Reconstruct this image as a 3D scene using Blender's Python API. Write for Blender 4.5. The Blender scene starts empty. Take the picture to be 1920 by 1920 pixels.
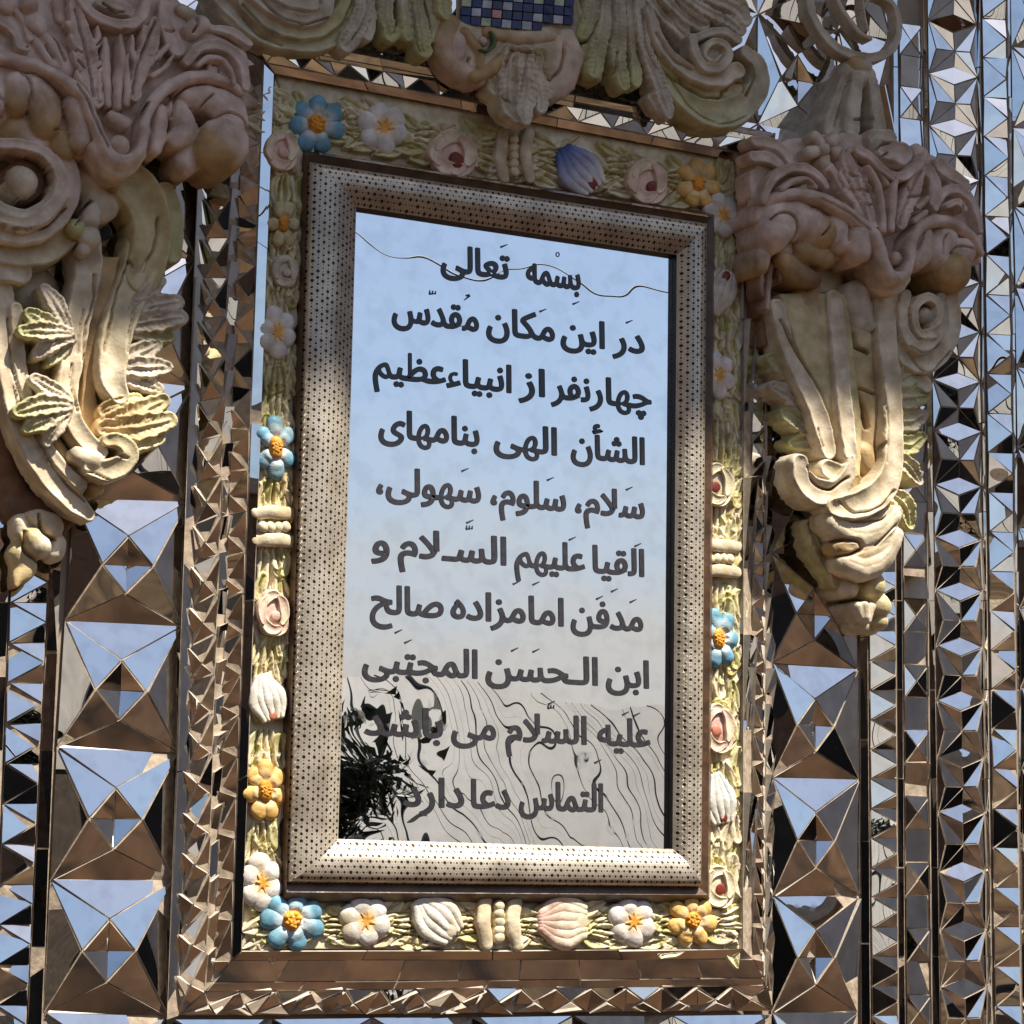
import bpy, math, random
import numpy as np
from mathutils import Vector, Matrix
random.seed(7)
S = bpy.context.scene
COL = S.collection
# ---------------------------------------------------------------- camera
F = 4309.6; YAW, PIT, ROL = math.radians(26.955), math.radians(8.526), math.radians(1.083)
CAM = np.array([0., -4.0, 1.65])
_cy, _sy, _cp, _sp, _cr, _sr = math.cos(YAW), math.sin(YAW), math.cos(PIT), math.sin(PIT), math.cos(ROL), math.sin(ROL)
FW = np.array([_sy*_cp, _cy*_cp, _sp]); RT = np.array([_cy, -_sy, 0.]); UP = np.cross(RT, FW)
RX = _cr*RT+_sr*UP; UX = -_sr*RT+_cr*UP
cd = bpy.data.cameras.new('camera'); cam = bpy.data.objects.new('camera', cd); COL.objects.link(cam)
cd.sensor_width = 36; cd.lens = 36*F/1920; cd.clip_end = 500; cd.clip_start = .05
m = Matrix.Identity(4)
for i in range(3):
    m[i][0] = RX[i]; m[i][1] = UX[i]; m[i][2] = -FW[i]; m[i][3] = CAM[i]
cam.matrix_world = m; S.camera = cam
# ---------------------------------------------------------------- sky, sun, exposure
SUN_EL, SUN_AZ = 60.0, 28.0        # azimuth: degrees to the right of the wall's normal
W = bpy.data.worlds.new('World'); S.world = W; W.use_nodes = True
nt = W.node_tree; bg = nt.nodes['Background']; sky = nt.nodes.new('ShaderNodeTexSky')
sky.sky_type = 'NISHITA'; sky.sun_disc = False; sky.sun_elevation = math.radians(SUN_EL)
sky.sun_rotation = math.radians(180-SUN_AZ); sky.air_density = 1.0; sky.dust_density = 1.5; sky.ozone_density = 3.2
_tc = nt.nodes.new('ShaderNodeTexCoord'); _sp_ = nt.nodes.new('ShaderNodeSeparateXYZ'); nt.links.new(_tc.outputs['Generated'], _sp_.inputs[0])
_mr = nt.nodes.new('ShaderNodeMapRange'); _mr.interpolation_type = 'SMOOTHSTEP'      # dusty haze low over the horizon, the same all round
_mr.inputs[1].default_value = .02; _mr.inputs[2].default_value = .22; _mr.inputs[3].default_value = .85; _mr.inputs[4].default_value = 0
nt.links.new(_sp_.outputs[2], _mr.inputs[0]); _mx = nt.nodes.new('ShaderNodeMix'); _mx.data_type = 'RGBA'
nt.links.new(_mr.outputs[0], _mx.inputs[0]); nt.links.new(sky.outputs[0], _mx.inputs[6]); _mx.inputs[7].default_value = (5.6, 4.9, 4.5, 1)
nt.links.new(_mx.outputs[2], bg.inputs[0]); bg.inputs[1].default_value = .05
sl = bpy.data.lights.new('sun', 'SUN'); sl.energy = 4.3; sl.angle = math.radians(1.0); sl.color = (1, .94, .84)
so = bpy.data.objects.new('sun', sl); COL.objects.link(so)
e, a = math.radians(SUN_EL), math.radians(SUN_AZ)
SUNV = Vector((math.sin(a)*math.cos(e), -math.cos(a)*math.cos(e), math.sin(e)))
so.rotation_euler = SUNV.to_track_quat('Z', 'Y').to_euler()
S.view_settings.view_transform = 'Standard'; S.view_settings.look = 'None'
S.view_settings.exposure = 1.15; S.view_settings.gamma = 1
try: S.view_settings.use_curve_mapping = False
except Exception: pass
S.cycles.max_bounces = 10; S.cycles.glossy_bounces = 8; S.cycles.caustics_reflective = True
# ---------------------------------------------------------------- helpers
def P(px, py, p=0.):
    d = FW*F+RX*(px-960)-UX*(py-960)
    t = (-p-CAM[1])/d[1]
    return CAM+d*t
def PS(px, py, p=0.):
    d = FW*F+RX*(px-960)-UX*(py-960)
    return (-p-CAM[1])/d[1]
def tag(o, label=None, cat=None, group=None, kind=None):
    if label: o['label'] = label
    if cat: o['category'] = cat
    if group: o['group'] = group
    if kind: o['kind'] = kind
    return o
def thing(name, label, cat, loc, group=None):
    o = bpy.data.objects.new(name, None); COL.objects.link(o); o.location = loc; o.empty_display_size = .05
    return tag(o, label, cat, group)
def link(name, me, parent=None):
    o = bpy.data.objects.new(name, me); COL.objects.link(o)
    if parent is not None:
        o.parent = parent
        w = Vector((0, 0, 0)); q = parent
        while q is not None: w += q.location; q = q.parent
        o.matrix_parent_inverse = Matrix.Translation(-w)
    return o
def mesh(name, V, Fc, mats, parent=None, mi=None, smooth=False):
    me = bpy.data.meshes.new(name); me.from_pydata([tuple(map(float, v)) for v in V], [], Fc)
    for mt in (mats if isinstance(mats, (list, tuple)) else [mats]): me.materials.append(mt)
    if mi: me.polygons.foreach_set('material_index', mi)
    if smooth: me.polygons.foreach_set('use_smooth', [True]*len(me.polygons))
    me.update(); return link(name, me, parent)
# letters of the inscription, outlined while the scene is still empty (fast)
FORM = {'ا': 'ﺍﺎ', 'أ': 'ﺃﺄ', 'ب': 'ﺏﺐﺑﺒ', 'ت': 'ﺕﺖﺗﺘ', 'ج': 'ﺝﺞﺟﺠ', 'ح': 'ﺡﺢﺣﺤ', 'چ': 'ﭺﭻﭼﭽ', 'د': 'ﺩﺪ', 'ر': 'ﺭﺮ', 'ز': 'ﺯﺰ', 'س': 'ﺱﺲﺳﺴ', 'ش': 'ﺵﺶﺷﺸ',
        'ص': 'ﺹﺺﺻﺼ', 'ظ': 'ﻅﻆﻇﻈ', 'ع': 'ﻉﻊﻋﻌ', 'ف': 'ﻑﻒﻓﻔ', 'ق': 'ﻕﻖﻗﻘ', 'ک': 'ﮎﮏﮐﮑ', 'ل': 'ﻝﻞﻟﻠ', 'م': 'ﻡﻢﻣﻤ', 'ن': 'ﻥﻦﻧﻨ', 'ه': 'هﻪﻫﻬ', 'و': 'ﻭﻮ', 'ی': 'ﯼﯽﻳﻴ', 'ء': 'ﺀ', '،': '،', 'ـ': 'ــــ', '&': 'ﻻﻼ'}
def shape(w):
    w = w.replace('لا', '&'); out = []
    for i, ch in enumerate(w):
        f = FORM[ch]; prev = i > 0 and len(FORM[w[i-1]]) == 4; nxt = i+1 < len(w) and len(f) == 4 and w[i+1] not in '،ء'
        if ch in '،ء': prev = False
        k = (1 if prev else 0) if not nxt else (3 if prev else 2)
        out.append(f[k] if k < len(f) else f[0])
    return ''.join(out[::-1])
LINES = [((907, 517), [('تعالی', 828, 954), ('بسمه', 988, 1088)]),
         ((1127, 652), [('در', 1150, 1208), ('این', 1053, 1133), ('مکان', 913, 1039), ('مقدس', 735, 896)]),
         ((953, 735), [('چهار', 1107, 1221), ('نفر', 1035, 1106), ('از', 974, 1021), ('انبیاء', 838, 958), ('عظیم', 700, 835)]),
         ((1203, 870), [('الشأن', 1072, 1208), ('الهی', 927, 1043), ('بنامهای', 710, 897)]),
         ((1203, 972), [('سلام،', 1080, 1208), ('سلوم،', 921, 1060), ('سهولی،', 706, 900)]),
         ((1202, 1080), [('القیا', 1112, 1207), ('علیهم', 966, 1096), ('السـلام', 812, 948), ('و', 697, 728)]),
         ((1050, 1173), [('مدفن', 1072, 1205), ('امامزاده', 846, 1056), ('صالح', 695, 830)]),
         ((1113, 1284), [('ابن', 1138, 1216), ('الـحسن', 912, 1120), ('المجتبی', 680, 894)]),
         ((800, 1382), [('علیه', 1122, 1219), ('السلام', 950, 1099), ('می', 848, 929), ('باشد', 684, 829)]),
         ((830, 1513), [('التماس', 975, 1130), ('دعا', 884, 956), ('دارد', 757, 869)])]
LINES[5][1][2] = ('السـلام', 747, 948)
GL = {}
def text_mesh(s, res, off):
    cu = bpy.data.curves.new('tmp', 'FONT'); cu.body = s; cu.size = 1; cu.offset = off; cu.resolution_u = res
    to = bpy.data.objects.new('tmp', cu); COL.objects.link(to); bpy.context.view_layer.update(); m_ = to.to_mesh()
    V = [tuple(v.co[:2]) for v in m_.vertices]; Fc = [tuple(q.vertices) for q in m_.polygons]; ar = sum(q.area for q in m_.polygons)
    to.to_mesh_clear(); bpy.data.objects.remove(to); bpy.data.curves.remove(cu); return V, Fc, ar
BAR = max(v[0] for v in text_mesh('|', 4, 0)[0])
def glyph(ch):
    """outline of one letter; of several tessellations the completest is kept"""
    if ch not in GL:
        V, Fc, ar = max((text_mesh(ch, r_, o_) for r_, o_ in ((3, .01), (4, .01), (5, .01), (6, .01), (8, .01), (4, .006), (6, .006), (3, .006))), key=lambda q: q[2])
        GL[ch] = (V, Fc, max(v[0] for v in text_mesh(ch+'|', 4, 0)[0])-BAR)
    return GL[ch]
for _b, _w in LINES:
    for _q in _w:
        for _c in shape(_q[0]): glyph(_c)
def mat(name):
    M = bpy.data.materials.new(name); M.use_nodes = True
    return M, M.node_tree, M.node_tree.nodes['Principled BSDF']
def N(nt, t, **k):
    n = nt.nodes.new('ShaderNode'+t)
    for a, b in k.items():
        if a.startswith('i'): n.inputs[int(a[1:])].default_value = b
        else: setattr(n, a, b)
    return n
def simple(name, col, rough=.7, metal=0, nscale=20, var=.25, bump=.1, spec=.5):
    M, t, b = mat(name)
    tc = N(t, 'TexCoord'); n = N(t, 'TexNoise'); n.inputs['Scale'].default_value = nscale; n.inputs['Detail'].default_value = 5
    t.links.new(tc.outputs['Object'], n.inputs['Vector'])
    r = N(t, 'ValToRGB'); c = np.array(col[:3])
    r.color_ramp.elements[0].color = (*(c*(1-var)), 1); r.color_ramp.elements[1].color = (*np.minimum(c*(1+var), 1), 1)
    r.color_ramp.elements[0].position = .3; r.color_ramp.elements[1].position = .7
    t.links.new(n.outputs['Fac'], r.inputs['Fac']); t.links.new(r.outputs[0], b.inputs['Base Color'])
    b.inputs['Roughness'].default_value = rough; b.inputs['Metallic'].default_value = metal; b.inputs['Specular IOR Level'].default_value = spec
    if bump:
        bp = N(t, 'Bump'); bp.inputs['Strength'].default_value = bump; bp.inputs['Distance'].default_value = .01
        t.links.new(n.outputs['Fac'], bp.inputs['Height']); t.links.new(bp.outputs[0], b.inputs['Normal'])
    return M
def mirror(name, col, rough, scale, dist, scale2=None, dist2=0, dirt=.15):
    """silvered glass that is not quite flat: a real, long-wave waviness of the sheet"""
    M, t, b = mat(name)
    b.inputs['Metallic'].default_value = 1; b.inputs['Roughness'].default_value = rough
    g = N(t, 'NewGeometry'); n = N(t, 'TexNoise'); n.inputs['Scale'].default_value = scale; n.inputs['Detail'].default_value = 0
    t.links.new(g.outputs['Position'], n.inputs['Vector'])
    bp = N(t, 'Bump'); bp.inputs['Strength'].default_value = 1; bp.inputs['Distance'].default_value = dist
    t.links.new(n.outputs['Fac'], bp.inputs['Height']); last = bp
    if scale2:
        n2 = N(t, 'TexNoise'); n2.inputs['Scale'].default_value = scale2; n2.inputs['Detail'].default_value = 0
        t.links.new(g.outputs['Position'], n2.inputs['Vector'])
        b2 = N(t, 'Bump'); b2.inputs['Strength'].default_value = 1; b2.inputs['Distance'].default_value = dist2
        t.links.new(n2.outputs['Fac'], b2.inputs['Height']); t.links.new(bp.outputs[0], b2.inputs['Normal']); last = b2
    t.links.new(last.outputs[0], b.inputs['Normal'])
    d = N(t, 'TexNoise'); d.inputs['Scale'].default_value = 30; d.inputs['Detail'].default_value = 6
    t.links.new(g.outputs['Position'], d.inputs['Vector'])
    r = N(t, 'ValToRGB'); c = np.array(col)
    r.color_ramp.elements[0].color = (*(c*(1-dirt)), 1); r.color_ramp.elements[1].color = (*c, 1)
    r.color_ramp.elements[0].position = .35; r.color_ramp.elements[1].position = .55
    t.links.new(d.outputs['Fac'], r.inputs['Fac']); t.links.new(r.outputs[0], b.inputs['Base Color'])
    q = N(t, 'MapRange'); q.inputs[1].default_value = .60; q.inputs[2].default_value = .75; q.inputs[3].default_value = rough; q.inputs[4].default_value = rough+dirt*.45
    t.links.new(d.outputs['Fac'], q.inputs[0]); t.links.new(q.outputs[0], b.inputs['Roughness'])
    return M
def paint(name, rough=.55, bump=.5, stain=(.36, .25, .12), glz=.8, ns=26):
    """painted stucco: the paint is the mesh's own colour attribute, broken by wear, pits and ochre stains"""
    M, t, b = mat(name)
    at = N(t, 'Attribute', attribute_name='tint'); g = N(t, 'NewGeometry')
    n = N(t, 'TexNoise'); n.inputs['Scale'].default_value = ns; n.inputs['Detail'].default_value = 7
    t.links.new(g.outputs['Position'], n.inputs['Vector'])
    r = N(t, 'ValToRGB'); r.color_ramp.elements[0].position = .34; r.color_ramp.elements[1].position = .66
    r.color_ramp.elements[0].color = (.52, .46, .36, 1); r.color_ramp.elements[1].color = (1.04, 1.02, .98, 1)
    t.links.new(n.outputs['Fac'], r.inputs['Fac'])
    mu = N(t, 'Mix', data_type='RGBA', blend_type='MULTIPLY'); mu.inputs[0].default_value = glz
    t.links.new(at.outputs['Color'], mu.inputs[6]); t.links.new(r.outputs[0], mu.inputs[7])
    n2 = N(t, 'TexNoise'); n2.inputs['Scale'].default_value = 9; n2.inputs['Detail'].default_value = 5; n2.inputs['Roughness'].default_value = .65
    t.links.new(g.outputs['Position'], n2.inputs['Vector'])
    r2 = N(t, 'ValToRGB'); r2.color_ramp.elements[0].position = .56; r2.color_ramp.elements[1].position = .72
    r2.color_ramp.elements[1].color = (.55, .55, .55, 1)
    t.links.new(n2.outputs['Fac'], r2.inputs['Fac'])
    mx = N(t, 'Mix', data_type='RGBA'); t.links.new(r2.outputs[0], mx.inputs[0]); t.links.new(mu.outputs[2], mx.inputs[6])
    mx.inputs[7].default_value = (*stain, 1)
    t.links.new(mx.outputs[2], b.inputs['Base Color'])
    n3 = N(t, 'TexNoise'); n3.inputs['Scale'].default_value = 170; n3.inputs['Detail'].default_value = 4
    t.links.new(g.outputs['Position'], n3.inputs['Vector'])
    bp = N(t, 'Bump'); bp.inputs['Strength'].default_value = bump; bp.inputs['Distance'].default_value = .0015
    t.links.new(n3.outputs['Fac'], bp.inputs['Height'])
    b4 = N(t, 'Bump'); b4.inputs['Strength'].default_value = bump; b4.inputs['Distance'].default_value = .006
    t.links.new(n.outputs['Fac'], b4.inputs['Height']); t.links.new(bp.outputs[0], b4.inputs['Normal'])
    t.links.new(b4.outputs[0], b.inputs['Normal'])
    b.inputs['Roughness'].default_value = rough; b.inputs['Specular IOR Level'].default_value = .4
    return M
def pierced(name):
    """satin rose-gold sheet punched with a hexagonal lattice of stars and holes (u along, v across, metres)"""
    M, t, b = mat(name)
    uv = N(t, 'UVMap', uv_map='uv'); sx = N(t, 'SeparateXYZ'); t.links.new(uv.outputs[0], sx.inputs[0])
    def ma(op, a, b_=None, c=None):
        n = N(t, 'Math', operation=op)
        for i, v in enumerate((a, b_, c)):
            if v is None: continue
            if isinstance(v, (int, float)): n.inputs[i].default_value = v
            else: t.links.new(v, n.inputs[i])
        return n.outputs[0]
    A, B = .0126, .0106*2
    def lat(ou, ov, per=A, perv=B):
        u = ma('MULTIPLY', ma('SUBTRACT', ma('FRACT', ma('ADD', ma('DIVIDE', sx.outputs[0], per), ou)), .5), per)
        v = ma('MULTIPLY', ma('SUBTRACT', ma('FRACT', ma('ADD', ma('DIVIDE', sx.outputs[1], perv), ov)), .5), perv)
        return u, v
    def dist(u, v): return ma('SQRT', ma('ADD', ma('MULTIPLY', u, u), ma('MULTIPLY', v, v)))
    d1 = dist(*lat(0, 0)); d2 = dist(*lat(.5, .5)); d = ma('MINIMUM', d1, d2)
    e1 = dist(*lat(.5, 0, A, B)); e2 = dist(*lat(0, .5, A, B)); e_ = ma('MINIMUM', e1, e2)
    f1 = dist(*lat(0, 0, A*3, B)); f2 = dist(*lat(.5, .5, A*3, B)); f_ = ma('MINIMUM', f1, f2)
    big = ma('LESS_THAN', f_, .0033); gn = N(t, 'NewGeometry'); nn = N(t, 'TexNoise'); nn.inputs['Scale'].default_value = 55; t.links.new(gn.outputs['Position'], nn.inputs['Vector']); hole = ma('LESS_THAN', d, ma('MULTIPLY', nn.outputs['Fac'], .0046))
    cen = ma('LESS_THAN', f_, .0011)
    ring = ma('LESS_THAN', e_, .0012)
    lines = ma('MULTIPLY', ma('GREATER_THAN', d, .0048), ma('LESS_THAN', d, .0053))
    hole = ma('MAXIMUM', ma('MAXIMUM', ma('MULTIPLY', big, ma('SUBTRACT', 1., cen)), hole), ma('MULTIPLY', ma('MAXIMUM', ring, lines), .6))
    mx = N(t, 'Mix', data_type='RGBA'); t.links.new(hole, mx.inputs[0])
    g = N(t, 'NewGeometry'); n = N(t, 'TexNoise'); n.inputs['Scale'].default_value = 14; n.inputs['Detail'].default_value = 6
    t.links.new(g.outputs['Position'], n.inputs['Vector']); r = N(t, 'ValToRGB')
    r.color_ramp.elements[0].color = (.43, .365, .28, 1); r.color_ramp.elements[1].color = (.72, .63, .50, 1)
    r.color_ramp.elements[0].position = .3; r.color_ramp.elements[1].position = .65
    t.links.new(n.outputs['Fac'], r.inputs[0]); t.links.new(r.outputs[0], mx.inputs[6])
    mx.inputs[7].default_value = (.03, .018, .012, 1)
    t.links.new(mx.outputs[2], b.inputs['Base Color'])
    b.inputs['Metallic'].default_value = .45; b.inputs['Roughness'].default_value = .33
    bp = N(t, 'Bump'); bp.inputs['Strength'].default_value = .6; bp.inputs['Distance'].default_value = -.0015
    t.links.new(hole, bp.inputs['Height']); t.links.new(bp.outputs[0], b.inputs['Normal'])
    return M
M_MIR = mirror('silvered_glass', (.92, .90, .87), .004, 7, .003, 2.2, .004, .12)
M_PLQ = mirror('plaque_mirror', (.95, .95, .95), .004, 4.5, .0021, 13, .00030, .09)
M_EDGE = simple('cut_glass_edge', (.45, .4, .33), .35, 0, 60, .2, 0)
M_GROUT = simple('tan_plaster_bedding', (.36, .28, .2), .8, 0, 60, .3, .3)
M_PNT = paint('painted_stucco'); M_PNT2 = paint('painted_flower_stucco', .55, .4, (.50, .34, .14), .7, 38)
M_FRM = pierced('pierced_metal')
M_REB = simple('black_painted_rebate', (.012, .01, .01), .5, 0, 30, .3, .1)
M_INK = simple('dark_navy_paint', (.034, .031, .036), .16, 0, 80, .3, .05)
M_WOOD = simple('dark_brown_painted_moulding', (.10, .055, .03), .35, 0, 25, .45, .3)
# ---------------------------------------------------------------- relief sculptor
def catmull(A, n):
    A = np.asarray(A, float)
    if len(A) < 3: 
        k = max(2, n); return np.array([A[0]+(A[-1]-A[0])*i/(k-1) for i in range(k)]) if len(A) == 2 else A
    Q = np.vstack([2*A[0]-A[1], A, 2*A[-1]-A[-2]]); out = []
    for i in range(1, len(Q)-2):
        for j in range(n):
            s = j/n; a, b, c, d = Q[i-1], Q[i], Q[i+1], Q[i+2]
            out.append(.5*(2*b+(c-a)*s+(2*a-5*b+4*c-d)*s*s+(3*b-a-3*c+d)*s**3))
    out.append(A[-1]); return np.array(out)
class Frame:                       # reads coordinates off an enlarged crop of the survey photograph
    def __init__(s, ox, oy, k): s.ox, s.oy, s.k = ox, oy, k
    def __call__(s, x, y): return s.ox+x/s.k, s.oy+y/s.k
def parse(t): return [[float(v) for v in q.split(',')] for q in t.split()]
def st(fr, pts, h, K=.8, c=0, c2=None, n=5):
    """a carved ridge: 'x,y,r x,y,r', crest height(s) h in mm from the wall"""
    A = parse(pts); hs = np.interp(np.linspace(0, 1, len(A)), np.linspace(0, 1, len(h)), h) if isinstance(h, (list, tuple)) else [h]*len(A)
    o = []
    for q, hh in zip(A, hs):
        x, y = fr(q[0], q[1]); w = P(x, y, hh/1000); s = PS(x, y, hh/1000)/fr.k
        o.append([w[0], w[2], q[2]*s*1.04, hh/1000])
    return ('s', catmull(o, n if len(A) > 2 else 6), K, c, c if c2 is None else c2)
def po(fr, pts, h, w=20, K=.6, c=0):
    o = []
    A = parse(pts); hs = h if isinstance(h, (list, tuple)) else [h]*len(A)
    for q, hh in zip(A, hs):
        x, y = fr(q[0], q[1]); v = P(x, y, hh/1000); o.append([v[0], v[2], hh/1000])
    s = PS(*fr(A[0][0], A[0][1]), hs[0]/1000)/fr.k
    return ('p', np.array(o), w*s, K, c)
def gr(fr, pts, w, d, h=60, c=None):
    o = []
    for q in parse(pts):
        x, y = fr(q[0], q[1]); v = P(x, y, h/1000); o.append([v[0], v[2]])
    s = PS(x, y, h/1000)/fr.k
    return ('g', catmull(o, 6), max(w*s*.8, .0011), d*1.7/1000, c)
def segd(X, Z, a, b):
    dx, dz = b[0]-a[0], b[1]-a[1]; L = dx*dx+dz*dz+1e-12
    t = np.clip(((X-a[0])*dx+(Z-a[1])*dz)/L, 0, 1)
    return np.hypot(X-a[0]-t*dx, Z-a[1]-t*dz), t
def relief(name, prims, parent, back, grid=.0022, pal=None, m=None, thick=None, flute=0, kk=1.0, prof=0):
    """one carved piece as a closed-front mesh in the wall's frame, its rim turned back towards the wall"""
    pal = pal or PAL; lo = np.array([1e9, 1e9]); hi = -lo
    for q in prims:
        if q[0] == 's': r = q[1][:, 2:3]; lo = np.minimum(lo, (q[1][:, :2]-r).min(0)); hi = np.maximum(hi, (q[1][:, :2]+r).max(0))
        elif q[0] == 'p': lo = np.minimum(lo, q[1][:, :2].min(0)); hi = np.maximum(hi, q[1][:, :2].max(0))
    lo -= grid*2; hi += grid*2
    xs = np.arange(lo[0], hi[0], grid); zs = np.arange(lo[1], hi[1], grid)
    X, Z = np.meshgrid(xs, zs); H = np.full(X.shape, -1.); C = np.zeros(X.shape+(3,))
    rs = np.random.RandomState(len(prims)*7+int(abs(lo[0])*1000) % 97)
    ph = rs.rand(6)*6.28
    wob = (np.sin(X*43+ph[0]+2*np.sin(Z*31+ph[1]))+np.sin(Z*57+ph[2]+2*np.sin(X*37+ph[3]))+.6*np.sin(X*121+ph[4])*np.sin(Z*113+ph[5]))
    Xw = X+.0006*np.sin(Z*180+ph[0])+.0005*np.sin(Z*71+ph[1]); Zw = Z+.0006*np.sin(X*160+ph[2])
    for q in prims:
        if q[0] == 's':
            A = q[1]; K = q[2]*kk; c0, c1 = np.array(pal[q[3]]), np.array(pal[q[4]])
            if len(A) == 1: A = np.vstack([A, A+[1e-5, 0, 0, 0]])
            Ls = np.r_[0, np.cumsum(np.hypot(*(A[1:, :2]-A[:-1, :2]).T))]; RM = A[:, 2].max(); PD = RM*1.15
            i0, i1 = np.searchsorted(xs, [A[:, 0].min()-PD, A[:, 0].max()+PD]); j0, j1 = np.searchsorted(zs, [A[:, 1].min()-PD, A[:, 1].max()+PD])
            if i1 <= i0 or j1 <= j0: continue
            SL = (slice(max(j0-1, 0), j1+1), slice(max(i0-1, 0), i1+1)); XX, ZZ = Xw[SL], Zw[SL]
            bd = np.full(XX.shape, 99.); br = np.ones(XX.shape); bh = np.zeros(XX.shape); bs = np.zeros(XX.shape); bt = np.zeros(XX.shape); bg_ = np.zeros(XX.shape)
            for i in range(len(A)-1):
                a, b = A[i], A[i+1]; R = max(a[2], b[2])*1.12
                u0, u1 = np.searchsorted(XX[0], [min(a[0], b[0])-R-.001, max(a[0], b[0])+R+.001]); w0, w1 = np.searchsorted(ZZ[:, 0], [min(a[1], b[1])-R-.001, max(a[1], b[1])+R+.001])
                if u1 <= u0 or w1 <= w0: continue
                k_ = (slice(w0, w1), slice(u0, u1)); d, t = segd(XX[k_], ZZ[k_], a, b); r = np.maximum(a[2]+(b[2]-a[2])*t, 1e-5); x_ = d/r; w = x_ < bd[k_]
                sd = ((b[0]-a[0])*(ZZ[k_]-a[1])-(b[1]-a[1])*(XX[k_]-a[0]))
                for arr, val in ((bd, x_), (br, r), (bh, a[3]+(b[3]-a[3])*t), (bs, Ls[i]+t*(Ls[i+1]-Ls[i])), (bt, (i+t)/(len(A)-1)), (bg_, np.sign(sd))): arr[k_] = np.where(w, val, arr[k_])
            r = br; x_ = bd
            if prof == 2 and RM > .009:
                sc_ = .92+.17*np.abs(np.sin(math.pi*bs/(.85*RM)+ph[0])); x_ = x_/sc_
            rnd = K*r*(1-np.sqrt(np.clip(1-x_**2, 0, 1))); v = bh-rnd
            if prof and RM > .009 and Ls[-1] > RM*1.5:
                e_ = .76; dp_ = .34 if prof == 2 else .26
                v = bh-.10*r-K*r*.9*np.clip((x_-e_)/(1-e_), 0, 1)**1.7-np.where(x_ < e_, dp_*r*(1-(x_/e_)**2), 0)
                if prof == 2:
                    v = v+.28*r*np.exp(-(x_/.10)**2)
                    pz = np.abs(np.sin(math.pi*(bs/(.45*RM)-1.0*x_))); v = v-.14*r*(1-pz)**3*np.clip(x_*3, 0, 1)
            if flute and RM > .013: u_ = x_*bg_; v = v-flute*(1-np.abs(np.sin(u_*4.7)))**2.2*(1-np.minimum(u_*u_, 1))
            v = np.where(x_ < 1, v, -1); w = v > H[SL]; H[SL] = np.where(w, v, H[SL]); s = bt[..., None]
            C[SL] = np.where(w[..., None], c0*(1-s)+c1*s, C[SL])
        elif q[0] == 'p':
            A = q[1]; n = len(A); D = np.full(X.shape, 9.); ins = np.zeros(X.shape, bool)
            M_ = np.c_[A[:, 0], A[:, 1], np.ones(n)]; co = np.linalg.lstsq(M_, A[:, 2], rcond=None)[0]
            for i in range(n):
                a, b = A[i], A[(i+1) % n]; d, t = segd(Xw, Zw, a, b); D = np.minimum(D, d)
                if a[1] != b[1]:
                    cr_ = ((a[1] > Z) != (b[1] > Z)) & (X < (b[0]-a[0])*(Z-a[1])/(b[1]-a[1])+a[0]); ins ^= cr_
            hh = co[0]*X+co[1]*Z+co[2]; w_ = q[2]
            v = hh-q[3]*w_*(1-np.sqrt(np.clip(1-(1-np.minimum(D/w_, 1))**2, 0, 1))); v = np.where(ins, v, -1)
            w = v > H; H = np.where(w, v, H); C = np.where(w[..., None], np.array(pal[q[4]]), C)
    ok = H > -.5; H = np.where(ok, np.maximum(H, back), H)
    for q in prims:
        if q[0] == 'g':
            A, wd, dp, c = q[1:]
            for i in range(len(A)-1):
                a, b = A[i], A[i+1]; R = wd*2.2
                i0, i1 = np.searchsorted(xs, [min(a[0], b[0])-R, max(a[0], b[0])+R]); j0, j1 = np.searchsorted(zs, [min(a[1], b[1])-R, max(a[1], b[1])+R])
                if i1 <= i0 or j1 <= j0: continue
                if i == 0: G = np.zeros(X.shape)
                sl_ = (slice(j0, j1), slice(i0, i1)); d, t = segd(Xw[sl_], Zw[sl_], a, b)
                G[sl_] = np.maximum(G[sl_], np.exp(-(d/wd)**2))
            H = np.where(ok, H-dp*G, H)
            if c is not None: C = C*(1-.75*G[..., None])+np.array(pal[c])*.75*G[..., None]
    H = H+np.where(ok, wob*.0005, 0)
    f = ok[:-1, :-1] & ok[1:, :-1] & ok[1:, 1:] & ok[:-1, 1:]
    if not f.any(): return None
    J, I = np.nonzero(f); nx = len(xs); q0 = J*nx+I
    quads = np.stack([q0, q0+1, q0+1+nx, q0+nx], 1)
    used = np.unique(quads); mp = np.full(X.size, -1); mp[used] = np.arange(len(used)); quads = mp[quads]
    V = np.stack([X.ravel()[used], -H.ravel()[used], Z.ravel()[used]], 1); VC = C.reshape(-1, 3)[used]
    ed = np.concatenate([quads[:, [0, 1]], quads[:, [1, 2]], quads[:, [2, 3]], quads[:, [3, 0]]])
    key = np.sort(ed, 1); key = key[:, 0].astype(np.int64)*len(V)+key[:, 1]; u, idx, cnt = np.unique(key, return_index=True, return_counts=True)
    be = ed[idx[cnt == 1]]; bv = np.unique(be)
    for it in range(4):                                    # smooth the stepped rim
        s = np.zeros((len(V), 3)); c = np.zeros(len(V)); np.add.at(s, be[:, 0], V[be[:, 1]]); np.add.at(s, be[:, 1], V[be[:, 0]])
        np.add.at(c, be[:, 0], 1); np.add.at(c, be[:, 1], 1); V[bv] = .4*V[bv]+.6*s[bv]/c[bv][:, None]
    n0 = len(V); rim = np.full(n0, -1); rim[bv] = n0+np.arange(len(bv)); Vb = V[bv].copy()
    Vb[:, 1] = -back if thick is None else np.minimum(Vb[:, 1]+thick, -back)
    V = np.vstack([V, Vb]); VC = np.vstack([VC, VC[bv]])
    sk = np.stack([be[:, 1], be[:, 0], rim[be[:, 0]], rim[be[:, 1]]], 1); Q = np.vstack([quads, sk])
    me = bpy.data.meshes.new(name); me.vertices.add(len(V)); me.vertices.foreach_set('co', V.ravel())
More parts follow.
